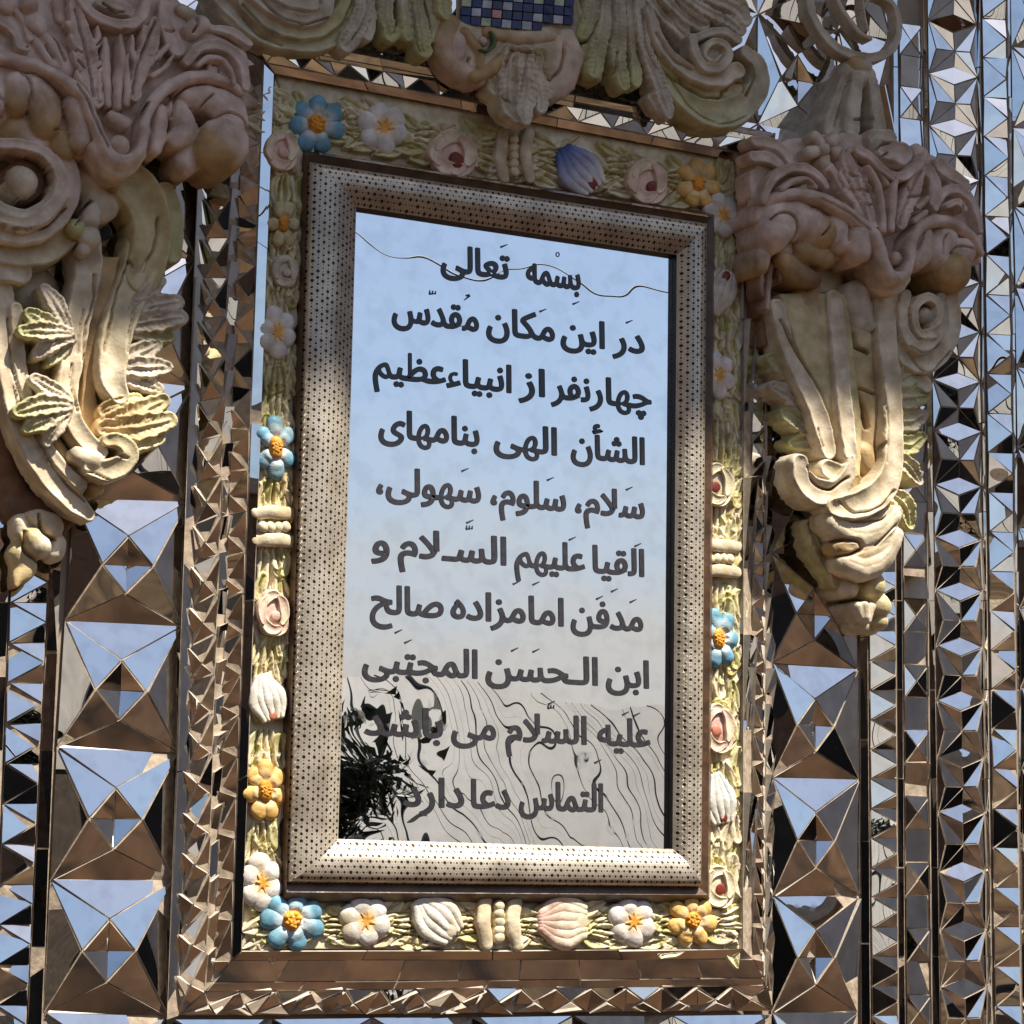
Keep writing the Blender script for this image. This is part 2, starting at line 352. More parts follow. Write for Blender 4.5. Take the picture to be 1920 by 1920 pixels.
    me.loops.add(Q.size); me.loops.foreach_set('vertex_index', Q.ravel().astype(np.int32))
    me.polygons.add(len(Q)); me.polygons.foreach_set('loop_start', np.arange(0, Q.size, 4, dtype=np.int32))
    try: me.polygons.foreach_set('loop_total', np.full(len(Q), 4, dtype=np.int32))
    except Exception: pass
    me.polygons.foreach_set('use_smooth', np.ones(len(Q), bool))
    ca = me.color_attributes.new('tint', 'FLOAT_COLOR', 'POINT'); ca.data.foreach_set('color', np.c_[VC, np.ones(len(VC))].ravel())
    me.update(calc_edges=True); me.validate(); me.materials.append(m or M_PNT)
    return link(name, me, parent)
PAL = {0: (.76, .66, .50), 1: (.76, .60, .52), 2: (.58, .56, .27), 3: (.54, .37, .18), 4: (.66, .58, .46), 5: (.10, .15, .06), 6: (.72, .62, .45), 7: (.26, .14, .08), 8: (.64, .55, .31),
       9: (.82, .73, .52), 10: (.52, .47, .17), 11: (.84, .80, .70), 12: (.16, .38, .52), 13: (.70, .76, .78), 14: (.84, .52, .16), 15: (.78, .34, .03), 16: (.80, .54, .46), 17: (.22, .03, .02),
       18: (.86, .68, .42), 19: (.07, .13, .40), 20: (.78, .74, .70), 21: (.50, .18, .12), 22: (.70, .65, .36), 23: (.70, .56, .42)}
# ---------------------------------------------------------------- mirror mosaic pieces
def facet(parent, pts, gap=.0011, tilt=1.0, dn=0, th=.0025, m=None, name='mirror_facet', skip=True):
    """one cut piece of mirror laid on the plaster bed: pts are world points, proud of them by th"""
    A = np.array(pts, float); c = A.mean(0); n = np.cross(A[1]-A[0], A[2]-A[0]); L = np.linalg.norm(n)
    if L < 1e-8: return
    n /= L
    if n[1] > 0: n = -n; A = A[::-1]
    if skip and L < .0007 and random.random() < .012: return
    k = len(A); B = []
    for i in range(k):                                       # inset each edge by gap
        p0, p1, p2 = A[i-1], A[i], A[(i+1) % k]; e1 = p1-p0; e1 /= np.linalg.norm(e1); e2 = p2-p1; e2 /= np.linalg.norm(e2)
        bis = e2-e1; lb = np.linalg.norm(bis)
        if lb < 1e-6: B.append(p1); continue
        bis /= lb; s = abs(np.dot(np.cross(bis, e2), n)); B.append(p1+bis*min(gap*random.uniform(.6, 1.7)/max(s, .25), .45*np.linalg.norm(c-p1)))
    B = np.array(B); c = B.mean(0)
    tl = np.radians(tilt)*np.random.RandomState(random.randrange(1 << 30)).randn(2)+[0, np.radians(dn)]
    up = np.array([0, 0, 1.]); tx = np.cross(up, n); tx /= np.linalg.norm(tx)+1e-9; ty = np.cross(n, tx)
    T = [b+n*(th+math.tan(tl[0])*np.dot(b-c, tx)+math.tan(tl[1])*np.dot(b-c, ty)) for b in B]
    V = T+[b-n*.001 for b in B]
    F_ = [tuple(range(k))]+[(i, k+i, k+(i+1) % k, (i+1) % k) for i in range(k)]
    return mesh(name, V, F_, [m or M_MIR, M_EDGE], parent, [0]+[1]*k)
class Panel:
    def __init__(s, name, label, cat, loc, group=None):
        s.t = thing(name, label, cat, tuple(loc), group); s.V = []; s.F = []
    def f(s, *pts, tilt=1.0, **k):
        i = len(s.V); s.V += [np.array(p) for p in pts]; s.F.append(tuple(range(i, i+len(pts))))
        facet(s.t, pts, tilt=tilt, **k)
    def close(s):
        # orient towards the viewer and add the plaster bed
        Fc = []
        for q in s.F:
            a, b, c = (s.V[i] for i in q[:3]); Fc.append(q if np.cross(b-a, c-a)[1] < 0 else q[::-1])
        mesh('plaster_bed', s.V, Fc, M_GROUT, s.t)
def lerp(a, b, t): return (a[0]+(b[0]-a[0])*t, a[1]+(b[1]-a[1])*t)
def star_cell(pn, L0, R0, L1, R1, h, p0=0., var=1.0, hor=False):
    """big star-and-diamond motif between two level joints; h = how far its points stand proud"""
    def q(u, v, z): a = lerp(L0, L1, v); b = lerp(R0, R1, v); x, y = lerp(a, b, u); return P(x, y, p0+z)
    h1, h2, h3 = h*random.uniform(.85, 1.15), h*random.uniform(.85, 1.15), h*random.uniform(1.15, 1.4)
    l0, r0, l1, r1 = q(0, 0, 0), q(1, 0, 0), q(0, 1, 0), q(1, 1, 0)
    C, D, Pp, Q, M_ = q(.5, .29, h1), q(.5, .76, h2), q(.29, .53, h3), q(.72, .53, h3), q(.5, .53, .15*h)
    for t in ((l0, r0, C), (l0, C, Pp), (r0, Q, C), (C, M_, Pp), (C, Q, M_), (Pp, M_, D), (M_, Q, D), (l1, Pp, D), (r1, D, Q), (l1, D, r1), (l0, Pp, l1), (r0, r1, Q)):
        pn.f(*t, tilt=var)
def zig(pn, A0, A1, B0, B1, n, pa, pb, dp=.004, flip=0, tilt=1.2, dn=0):
    """strip of alternating triangles between edge A and edge B"""
    for i in range(n):
        a0, a1 = lerp(A0, A1, i/n), lerp(A0, A1, (i+1)/n); b0, b1 = lerp(B0, B1, i/n), lerp(B0, B1, (i+1)/n); bm = lerp(b0, b1, .5); am = lerp(a0, a1, .5)
        if not flip:
            T = [(a0, bm, a1, pa, pb+dp, pa), (a0, b0, bm, pa, pb, pb+dp), (a1, bm, b1, pa, pb+dp, pb)]
        else:
            T = [(b0, am, b1, pb, pa+dp, pb), (b0, a0, am, pb, pa, pa+dp), (b1, am, a1, pb, pa+dp, pa)]
        for x, y, z, h0, h1, h2 in T: pn.f(P(*x, h0), P(*y, h1), P(*z, h2), tilt=tilt, dn=dn)
def strip(pn, A0, A1, B0, B1, n, pa, pb, tilt=.5, dn=0):
    for i in range(n):
        a0, a1 = lerp(A0, A1, i/n), lerp(A0, A1, (i+1)/n); b0, b1 = lerp(B0, B1, i/n), lerp(B0, B1, (i+1)/n)
        pn.f(P(*a0, pa), P(*a1, pa), P(*b1, pb), P(*b0, pb), tilt=tilt, dn=dn)
def pyr(pn, A0, A1, B0, B1, n, pa, pb, h, tilt=2.0, off=.5, dn=0):
    for i in range(n):
        a0, a1 = lerp(A0, A1, i/n), lerp(A0, A1, (i+1)/n); b0, b1 = lerp(B0, B1, i/n), lerp(B0, B1, (i+1)/n)
        c = lerp(lerp(a0, a1, off), lerp(b0, b1, off), .55); cc = P(*c, (pa+pb)/2+h)
        q = [P(*a0, pa), P(*a1, pa), P(*b1, pb), P(*b0, pb)]
        for k in range(4): pn.f(q[k], q[(k+1) % 4], cc, tilt=tilt, dn=dn)
# ---------------------------------------------------------------- the place behind the camera (what the mirrors see)
M_PAVE = simple('sunlit_stone_paving', (.044, .027, .013), .9, 0, 1.1, .98, .1, .08)
M_BRK = simple('brown_brick', (.16, .095, .06), .85, 0, 6, .4, .3)
M_DARK = simple('dark_opening', (.02, .017, .015), .7, 0, 6, .3, 0)
M_WHITE = simple('white_painted_board', (.19, .18, .165), .6, 0, 5, .06, .05)
M_SOF = simple('cream_plaster_soffit', (.42, .33, .22), .8, 0, 3, .35, .2)
M_BARK = simple('bark', (.07, .05, .035), .9, 0, 20, .4, .5)
M_LEAF = simple('dark_leaves', (.035, .042, .022), .6, 0, 20, .4, 0)
M_WALLP = simple('wall_plaster', (.34, .27, .2), .85, 0, 8, .3, .3)
def box(V, Fc, x0, x1, y0, y1, z0, z1):
    i = len(V); V += [(x0, y0, z0), (x1, y0, z0), (x1, y1, z0), (x0, y1, z0), (x0, y0, z1), (x1, y0, z1), (x1, y1, z1), (x0, y1, z1)]
    Fc += [tuple(i+k for k in q) for q in ((0, 3, 2, 1), (4, 5, 6, 7), (0, 1, 5, 4), (1, 2, 6, 5), (2, 3, 7, 6), (3, 0, 4, 7))]
def bx(name, dims, m, parent=None):
    V, Fc = [], []
    for d in dims: box(V, Fc, *d)
    return mesh(name, V, Fc, m, parent)
tag(bx('ground', [(-150, 150, -150, .5, -.3, 0)], M_PAVE), kind='structure')
tag(bx('wall', [(-7, 9, .004, .6, 0, 5.77)], M_WALLP), kind='structure')
M_APR = simple('dark_red_brown_brick_apron', (.036, .019, .010), .9, 0, 2.5, .8, .1, .08)
tag(bx('path', [(-12, 14, -7.0, -.001, 0, .04)], M_APR), kind='structure')
t = thing('porch_canopy', 'cream plaster canopy jutting out from the wall above the mirrored inscription', 'canopy', (0, 0, 5.77))
bx('soffit', [(-7, 9, -1.66, .6, 5.772, 6.1)], M_SOF, t); bx('fascia', [(-7, 9, -1.72, -1.662, 5.71, 6.4)], M_BRK, t)
def arcade(name, label, x0, x1, y, h, n, flip=False):
    t = thing(name, label, 'building', (x0, y, 0)); w = (x1-x0)/n
    bx('wall', [(x0, x1, y-3, y, 0, h)], M_BRK, t)
    bx('cornice', [(x0-.1, x1+.1, y+.002, y+.25, h-.35, h+.05)], M_WALLP, t)
    for i in range(n):
        cx = x0+(i+.5)*w; a = w*.34; hz = h*.52
        V = [(cx-a, y+.02, 0), (cx+a, y+.02, 0)]+[(cx+a*math.cos(k*math.pi/10), y+.02, hz+a*.9*math.sin(k*math.pi/10)) for k in range(11)]
        mesh('archway', V+[(v[0], y-.1, v[2]) for v in V], [tuple(range(13))[::1]]+[(k, 13+k, 13+(k+1) % 13, (k+1) % 13) for k in range(13)], M_DARK, t)
arcade('courtyard_building', 'long brown brick courtyard building with dark archways seen in the mirrors', -26, 5, -18, 5.5, 9)
arcade('gate_building', 'tall dark brick gatehouse beyond the white boarded fence seen in the mirrors', 24, 44, -24, 7.5, 5)
t = thing('side_building', 'dark brick side building at the left of the courtyard, raised to cut sky light, with added white reflector bays', 'building', (-12, -9, 0))  # height raised to hold sky light off the shaded wall
bx('wall', [(-13, -9, -18, -2.5, 0, 8.6)], simple('dark_weathered_brick', (.06, .04, .026), .85, 0, 6, .5, .3), t); bx('doorway', [(-9.05, -8.97, -8, -5.5, 0, 3)], M_DARK, t)
for y0 in (-17, -13.2, -9.4, -5.6): bx('reflector_bay', [(-9.04, -8.96, y0, y0+2.2, 3.2, 7.6)], simple('white_reflector', (.55, .52, .47), .7, 0, 3, .15, .1), t)  # white bays added for bright reflections and soft fill light
t = thing('sky_block_wing', 'pale side wing added at the right of the courtyard to block sky light and whiten reflections', 'building', (12, -6, 0))  # wing added to block low sky; kept pale for white reflections
bx('wall', [(10.5, 14, -11.5, -1.5, 0, 7.5)], simple('pale_limewash', (.62, .59, .54), .7, 0, 2, .2, .1), t); bx('doorway', [(10.44, 10.53, -7, -5, 0, 2.8)], M_DARK, t); bx('cornice', [(10.3, 10.498, -11.5, -1.5, 7.1, 7.4)], M_WALLP, t)
t = thing('awning_roof', 'long white awning roof of narrow ribbed sheets reflected wavy in the inscription mirror', 'awning', (15, -15, 0))
V = [(-.0545, 0, 0), (.0545, 0, 0), (.0545, -3.2, 2.75), (-.0545, -3.2, 2.75), (-.0545, -.03, -.03), (.0545, -.03, -.03), (.0545, -3.23, 2.72), (-.0545, -3.23, 2.72)]
for i in range(104):
    x = 8.3+i*.12
    if i == 0: b0 = mesh('ribbed_sheet', V, [(0, 1, 2, 3), (4, 7, 6, 5), (0, 3, 7, 4), (1, 5, 6, 2), (0, 4, 5, 1), (3, 2, 6, 7)], M_WHITE); o = b0
    else: o = b0.copy(); COL.objects.link(o)
    o.parent = t; o.location = (x-15, .4+random.uniform(-.01, .01), .62+random.uniform(-.02, .02))
mesh('backing_sheet', [(8.2, -14.68, .54), (20.9, -14.68, .54), (20.9, -17.9, 3.3), (8.2, -17.9, 3.3)], [(0, 1, 2, 3)], simple('grey_backing_sheet', (.07, .066, .06), .7, 0, 4, .3, 0), t)
bx('back_board', [(8.2, 20.9, -17.95, -17.9, 0, 3.3)], M_DARK, t); bx('front_board', [(8.2, 20.9, -14.7, -14.6, 0, .66)], M_DARK, t)
def tree(x, y, h, r, label, n=9000):
    t = thing('broadleaf_tree', label, 'tree', (x, y, 0)); V, Fc = [], []
    for j in range(7):
        z = h*.55*j/6; rr = .18*(1-j/9)
        V += [(x+rr*math.cos(k*math.pi/4)+.1*math.sin(j), y+rr*math.sin(k*math.pi/4), z) for k in range(8)]
    for j in range(6): Fc += [(j*8+k, j*8+(k+1) % 8, j*8+8+(k+1) % 8, j*8+8+k) for k in range(8)]
    mesh('trunk', V, Fc, M_BARK, t, smooth=True)
    rs = np.random.RandomState(int(x*10)+5)
    cl = rs.randn(26, 3)*[r*.5, r*.5, h*.17]+[x, y, h*.66]; c = cl[rs.randint(0, 26, n)]+rs.randn(n, 3)*r*.2
    d1 = rs.randn(n, 3)*.05; d2 = rs.randn(n, 3)*.05
    mesh('crown', np.stack([c, c+d1, c+d2], 1).reshape(-1, 3), [(3*i, 3*i+1, 3*i+2) for i in range(n)], M_LEAF, t)
tree(6.75, -13.3, 2.75, .75, 'dense dark leafy tree reflected at the lower left of the inscription mirror', 26000)
V, Fc = [], []
for i in range(41):
    x = -6+i*.7; z = 6.9-.5*math.sin(math.pi*i/40)
    V += [(x, -12.4+.012*math.cos(k*2.1), z+.012*math.sin(k*2.1)) for k in range(3)]
    if i: Fc += [((i-1)*3+k, (i-1)*3+(k+1) % 3, i*3+(k+1) % 3, i*3+k) for k in range(3)]
o = mesh('power_cable', V, Fc, M_DARK)
tag(o, 'thin dark overhead cable reflected across the sky part of the inscription mirror', 'cable')
# ---------------------------------------------------------------- mirror-mosaic wall panels
def line(x0, y0, x1, y1): return lambda y: x0+(x1-x0)*(y-y0)/(y1-y0)
def loc(px, py): return P(px, py, 0)
# broad star column left of the frame
LA = [(200, -20), (188, 222), (173, 460), (155, 700), (138, 935), (121, 1163), (106, 1402), (94, 1650), (80, 1900), (66, 2150)]
RA = [(376, -5), (372, 245), (364, 487), (358, 727), (352, 941), (341, 1175), (335, 1411), (325, 1650), (311, 1902), (298, 2150)]
pn = Panel('mirror_mosaic_panel', 'broad column of large star and diamond mirror pieces left of the frame', 'mosaic panel', loc(200, 1900))
for i in range(len(LA)-1): star_cell(pn, LA[i], RA[i], LA[i+1], RA[i+1], .019, var=1.4)
pn.close()
# upright strip and zigzag column at the far left
xa, xb, xc = line(22, 1035, -10, 1900), line(93, 1035, 50, 1900), line(117, 1035, 80, 1900)
pn = Panel('mirror_mosaic_panel', 'zigzag column of triangular mirror pieces at the far left edge', 'mosaic panel', loc(40, 1900))
zig(pn, (xa(300), 300), (xa(1960), 1960), (xb(300), 300), (xb(1960), 1960), 22, .0, .002, .006, tilt=5, dn=-7)
strip(pn, (xa(300)-75, 300), (xa(1960)-75, 1960), (xa(300)-3, 300), (xa(1960)-3, 1960), 12, .0, .004, 2.5); pn.close()
pn = Panel('mirror_strip', 'narrow upright mirror strip between the far left zigzag and the broad star column', 'mirror strip', loc(90, 1900))
strip(pn, (xb(300)+2, 300), (xb(1960)+2, 1960), (xc(300), 300), (xc(1960), 1960), 9, .004, .012, 1.2); pn.close()
# broad star column right of the frame
LB = [(1440, 262), (1442, 450), (1444, 642), (1445, 836), (1445, 1037), (1446, 1243), (1447, 1457), (1448, 1679), (1446, 1898), (1447, 2120)]
RB = [(1596, 285), (1599, 472), (1601, 661), (1603, 853), (1605, 1051), (1607, 1256), (1610, 1462), (1611, 1680), (1608, 1898), (1610, 2120)]
pn = Panel('mirror_mosaic_panel', 'broad column of large star and diamond mirror pieces right of the frame', 'mosaic panel', loc(1530, 1900))
for i in range(len(LB)-1): star_cell(pn, LB[i], RB[i], LB[i+1], RB[i+1], .019, var=1.4)
pn.close()
Y0, Y1 = -40, 1960
def col(x0, x1): return line(x0, 100, x1, 1550)
g1, g2, g3, g4 = col(1606, 1611), col(1620, 1630), col(1672, 1681), col(1684, 1695)
pn = Panel('mirror_strip', 'plain upright mirror strip along the right edge of the right broad star column', 'mirror strip', loc(1620, 1900))
strip(pn, (g1(240)+2, 240), (g1(Y1)+2, Y1), (g2(240), 240), (g2(Y1), Y1), 9, .002, .012, .8); pn.close()
pn = Panel('mirror_mosaic_panel', 'zigzag column of triangular mirror pieces below and behind the right bracket', 'mosaic panel', loc(1655, 1900))
zig(pn, (g2(240)+2, 240), (g2(Y1)+2, Y1), (g3(240), 240), (g3(Y1), Y1), 31, .002, .003, .006, tilt=1.5); pn.close()
pn = Panel('mirror_strip', 'thin upright mirror strip beside the column of small bow-tie squares', 'mirror strip', loc(1690, 1900))
strip(pn, (g3(Y0)+2, Y0), (g3(Y1)+2, Y1), (g4(Y0), Y0), (g4(Y1), Y1), 12, .008, .014, 1.0); pn.close()
b0, b1 = col(1686, 1697), col(1729, 1743)
pn = Panel('mirror_mosaic_panel', 'narrow column of plain squares alternating with bow-tie squares right of the bracket', 'mosaic panel', loc(1720, 1900))
y = 1865.; per = 124.5
while y > -60:
    k = max(0, min(1, (1700-y)/1600)); sl_ = 6*k; per = 124.5-7*k
    def q(u, v): yy = y+v; return lerp((b0(yy), yy), (b1(yy), yy+sl_), u)
    A, B, C_, D_ = q(0, 0), q(1, 0), q(1, per*.5), q(0, per*.5); c = q(.5, per*.25)
    hp = random.choice((.008, .006, .01))
    for s_ in ((A, B, hp), (B, C_, hp), (C_, D_, hp), (D_, A, hp)): pn.f(P(*s_[0]), P(*s_[1]), P(*c, hp), tilt=1.5)
    A, B, C_, D_ = q(0, per*.5), q(1, per*.5), q(1, per), q(0, per); pn.f(P(*A), P(*B), P(*C_), P(*D_), tilt=4)
    y -= per
pn.close()
r0, r1, r2 = col(1740, 1759), col(1831, 1845), col(1840, 1857)
pn = Panel('mirror_strip', 'thin upright mirror strip left of the column of slim star mirrors', 'mirror strip', loc(1750, 1900))
strip(pn, (b1(Y0)+2, Y0), (b1(Y1)+2, Y1), (r0(Y0)-1, Y0), (r0(Y1)-1, Y1), 12, .006, .014, 1.0); pn.close()
ys = [-160, -60, 39, 138, 236, 335, 430, 525, 617, 712, 807, 909, 1008, 1107, 1211, 1313, 1420, 1524, 1634, 1745, 1852, 1960]
pn = Panel('mirror_mosaic_panel', 'column of white lozenges and slim five-sided star mirrors near the right edge', 'mosaic panel', loc(1800, 1900))
for i in range(1, len(ys)-1):
    ya, yb = ys[i], ys[i+1]; L = yb-ya; da = 9*max(0, (1634-ya)/1600); db = 9*max(0, (1634-yb)/1600)
    def q(u, yy, d, z=0.): x, y = r0(yy)+(r1(yy)-r0(yy))*u, yy+d*u; return P(x, y, z)
    j = random.uniform(-.002, .002)
    Al, Ar, Bl, Br = q(0, ya, da, .006), q(1, ya, da, .006), q(0, yb, db, .006), q(1, yb, db, .006)
    T, Bt, Cc, T2 = q(.52, ya-.16*L, da, .0), q(.52, ya+.18*L, da, .0125+j), q(.54, ya+.53*L, da, .006), q(.52, yb-.16*L, db, .0)
    Sl, Sr = q(.16, ya+.52*L, da, .013), q(.86, ya+.52*L, da, .013)
    pn.f(Al, T, Ar, Bt, tilt=2.0)
    for t_ in ((Al, Bt, Cc), (Ar, Cc, Bt), (Al, Cc, Sl), (Ar, Sr, Cc), (Sl, Cc, Bl), (Cc, T2, Bl), (Sr, Br, Cc), (Cc, Br, T2), (Al, Sl, Bl), (Ar, Br, Sr)): pn.f(*t_, tilt=1.5)
pn.close()
pn = Panel('mirror_strip', 'dark upright mirror strip right of the column of slim star mirrors', 'mirror strip', loc(1850, 1900))
strip(pn, (r1(Y0)+2, Y0), (r1(Y1)+2, Y1), (r2(Y0), Y0), (r2(Y1), Y1), 12, .004, .016, 1.0); pn.close()
z0, z1, z2 = col(1842, 1861), col(1886, 1908), col(1893, 1914)
pn = Panel('mirror_mosaic_panel', 'zigzag column of tall slanting mirror pieces close to the right edge', 'mosaic panel', loc(1880, 1900))
zig(pn, (z0(Y0), Y0), (z0(Y1), Y1), (z1(Y0), Y0+4), (z1(Y1), Y1), 27, .0, .012, .006, tilt=4); pn.close()
pn = Panel('mirror_strip', 'bright white mirror strip near the right edge', 'mirror strip', loc(1900, 1900))
strip(pn, (z1(Y0)+2, Y0), (z1(Y1)+2, Y1), (z2(Y0), Y0), (z2(Y1), Y1), 9, .016, .008, .5); pn.close()
pn = Panel('mirror_mosaic_panel', 'column of star mirror pieces cut by the right edge', 'mosaic panel', loc(1950, 1900))
yy = [-60+i*150 for i in range(15)]
for i in range(14): star_cell(pn, (z2(yy[i])+3, yy[i]), (z2(yy[i])+110, yy[i]+6), (z2(yy[i+1])+3, yy[i+1]), (z2(yy[i+1])+110, yy[i+1]+6), .014, var=2)
pn.close()
# frieze above the frame, seen between the crest and the brackets
pn = Panel('mirror_mosaic_panel', 'frieze of large star mirror pieces above the frame behind the crest', 'mosaic panel', loc(1560, 260))
fx = [480, 640, 800, 960, 1115, 1268, 1420, 1570, 1670]
for i in range(8):
    for j in range(-1, 2):
        a0 = -150+(fx[i]-480)*.19+j*205; a1 = -150+(fx[i+1]-480)*.19+j*205
        if j: a0 -= 0
        star_cell(pn, (fx[i], a0), (fx[i+1], a1), (fx[i]-1, a0+205), (fx[i+1]-1, a1+205), .015, var=2.5)
pn.close()
pn = Panel('mirror_mosaic_panel', 'row of large mirror pieces directly below the bottom edge of the frame', 'mosaic panel', loc(900, 1930))
pyr(pn, (322, 1912), (1446, 1902), (316, 2010), (1446, 2000), 6, .0, .004, .012, tilt=2); pn.close()
# ---------------------------------------------------------------- outer mirrored frame
pn = Panel('mirrored_frame', 'wide mirror surround of narrow strips, zigzags and small pyramids around the painted flower border', 'frame', P(900, 1900, 0))
EL = [((514, 139), (453, 1782), .058), ((494, 118), (434, 1800), .0525), ((458, 88), (400, 1841), .034), ((440, 78), (385, 1858), .040), ((398, 65), (335, 1904), .016), ((380, 55), (313, 1912), .022)]
EB = [((453, 1782), (1393, 1779), .058), ((434, 1800), (1410, 1797), .044), ((400, 1841), (1431, 1833), .036), ((385, 1858), (1436, 1848), .032), ((335, 1904), (1448, 1894), .014)]
ER = [((1395, 304), (1393, 1779), .058), ((1407, 290), (1410, 1797), .036), ((1430, 268), (1431, 1833), .034), ((1436, 258), (1436, 1848), .040), ((1446, 248), (1448, 1894), .016)]
ET = [((514, 139), (1395, 304), .054), ((500, 118), (1407, 290), .062), ((482, 90), (1430, 268), .064), ((474, 80), (1436, 258), .067), ((465, 62), (1446, 248), .072)]
def seg(E_, i, kind, n, **k):
    (a0, a1, pa), (b0_, b1_, pb) = E_[i], E_[i+1]
    {'s': strip, 'z': zig, 'p': pyr}[kind](pn, a0, a1, b0_, b1_, n, pa, pb, **k)
seg(EL, 0, 's', 5, tilt=.4); seg(EL, 1, 'z', 22, dp=.003, tilt=4, dn=13); seg(EL, 2, 's', 26, tilt=5, dn=10); seg(EL, 3, 'p', 24, h=.009, tilt=5, dn=14); seg(EL, 4, 's', 4, tilt=.6)
seg(EB, 0, 's', 4, tilt=.5); seg(EB, 1, 's', 9, tilt=1.0); seg(EB, 2, 's', 6, tilt=1); seg(EB, 3, 'p', 16, h=.012, tilt=5, dn=9)
seg(ER, 0, 's', 5, tilt=.5, dn=5); seg(ER, 1, 'z', 25, dp=.003, tilt=1.5, dn=10); seg(ER, 2, 's', 30, tilt=3, dn=8); seg(ER, 3, 's', 24, tilt=4, dn=10)
seg(ET, 0, 's', 5, tilt=.5); seg(ET, 1, 'z', 14, dp=.003, tilt=3, dn=6); seg(ET, 2, 's', 8, tilt=1); seg(ET, 3, 's', 8, tilt=1.5)
pn.close()
# ---------------------------------------------------------------- inscription plaque
PLQ = thing('inscription_plaque', 'tall mirror with dark Persian inscription in a pierced rose-gold metal frame', 'plaque', tuple(P(950, 1590, .05)))
MP = .047
IN = [(668, 388), (1269, 478), (1261, 1592), (634, 1573)]; OUT = [(583, 300), (1330, 416), (1319, 1664), (543, 1656)]
Iw = [P(x, y, .064) for x, y in IN]; Ow = [P(x, y, .088) for x, y in OUT]
mc = [np.array([v[0], -MP, v[2]]) for v in Iw]; ce = sum(mc)/4; mc = [c+(c-ce)*.01 for c in mc]
mesh('mirror', mc, [(3, 2, 1, 0)], M_PLQ, PLQ)
PR = [(0, .036), (0, .072), (.035, .082), (.10, .0875), (.22, .091), (.38, .0925), (.55, .091), (.68, .087), (.8, .080), (.92, .0705), (1, .064)]
def side(k):
    o0, o1, i0, i1 = Ow[k], Ow[(k+1) % 4], Iw[k], Iw[(k+1) % 4]; V, Fc, UV = [], [], []
    n = 24; ax = (o1-o0); L = np.linalg.norm(ax); ax = ax/L; w = np.linalg.norm(np.cross(i0-o0, ax))
    for j in range(n+1):
        t = j/n
        for s, p in PR:
            a = o0+(i0-o0)*s; b = o1+(i1-o1)*s; c = a+(b-a)*t; c = np.array([c[0], -p, c[2]]); V.append(c); UV.append((np.dot(c-o0, ax), s*w*1.06))
    m_ = len(PR)
    for j in range(n):
        for s in range(m_-1): a = j*m_+s; Fc.append((a, a+1, a+m_+1, a+m_))
    a, b, c = (V[q] for q in Fc[3][:3])
    if np.cross(b-a, c-a)[1] > 0: Fc = [f[::-1] for f in Fc]
    o = mesh('frame_side', V, Fc, M_FRM, PLQ, smooth=True); uv = o.data.uv_layers.new(name='uv')
    for l in o.data.loops: uv.data[l.index].uv = UV[l.vertex_index]
    # black rebate down to the glass
    A = [i0, i1, np.array([i1[0], -.0475, i1[2]]), np.array([i0[0], -.0475, i0[2]])]
    mesh('rebate', A, [(0, 1, 2, 3)], M_REB, PLQ)
for k in range(4): side(k)
# dark moulding between the metal frame and the flower border
G0 = [np.array([v[0], -.070, v[2]]) for v in Ow]; G1 = [P(x, y, .058) for x, y in ((570, 282), (1340, 400), (1332, 1692), (528, 1690))]
for k in range(4):
    a, b, c, d = G0[k], G0[(k+1) % 4], G1[(k+1) % 4], G1[k]; m1, m2 = a+(d-a)*.5, b+(c-b)*.5; m1[1] = m2[1] = -.077
    e1, e2 = c.copy(), d.copy(); e1[1] = e2[1] = -.036
    mesh('moulding', [a, b, m2, m1, c, d, e1, e2], [(0, 1, 2, 3), (3, 2, 4, 5), (5, 4, 6, 7)], M_WOOD, PLQ)
a, b = P(600, 290, .080), P(1328, 407, .080); mesh('glass_fillet', [a, b, b+np.array([0, .006, .006]), a+np.array([0, .006, .006])], [(0, 1, 2, 3)], M_MIR, PLQ)
# lettering
LP = MP+.0012
for (bx_, by_), words in LINES:
    base = P(bx_, by_, LP)[2]
    for w, x0, x1 in words:
        co, tris = [], []; pen = 0.
        for n_, ch in enumerate(shape(w)):
            g_, t_, ad = glyph(ch); i0 = len(co); co += [(q[0]+pen, q[1], n_ % 5) for q in g_]; tris += [tuple(v+i0 for v in q) for q in t_]; pen += ad
        co = np.array(co); lo_, hi_ = co[:, 0].min(), co[:, 0].max()
        X0 = P(x0, by_, LP)[0]; X1 = P(x1, by_, LP)[0]; sx_ = (X1-X0)/(hi_-lo_); sz_ = .074
        nv = np.c_[X0+(co[:, 0]-lo_)*sx_, np.full(len(co), -LP), base+co[:, 1]*sz_]
        nv[:, 1] -= co[:, 2]*.00007
        # brush-thick strokes: the outline swept round a small circle
        VV, FF = [], []
        for j in range(9):
            rr = 0 if j == 8 else 1; off = np.array([.024*sz_*rr*math.cos(j*math.pi/4), -.00003*j, .020*sz_*rr*math.sin(j*math.pi/4)])
            FF += [tuple(v+len(VV)*1 for v in q) for q in tris]; VV += list(nv+off)
        me = bpy.data.meshes.new('lettering'); me.from_pydata([tuple(map(float, v)) for v in VV], [], FF)
        me.materials.append(M_INK); me.update()
        link('lettering', me, PLQ)
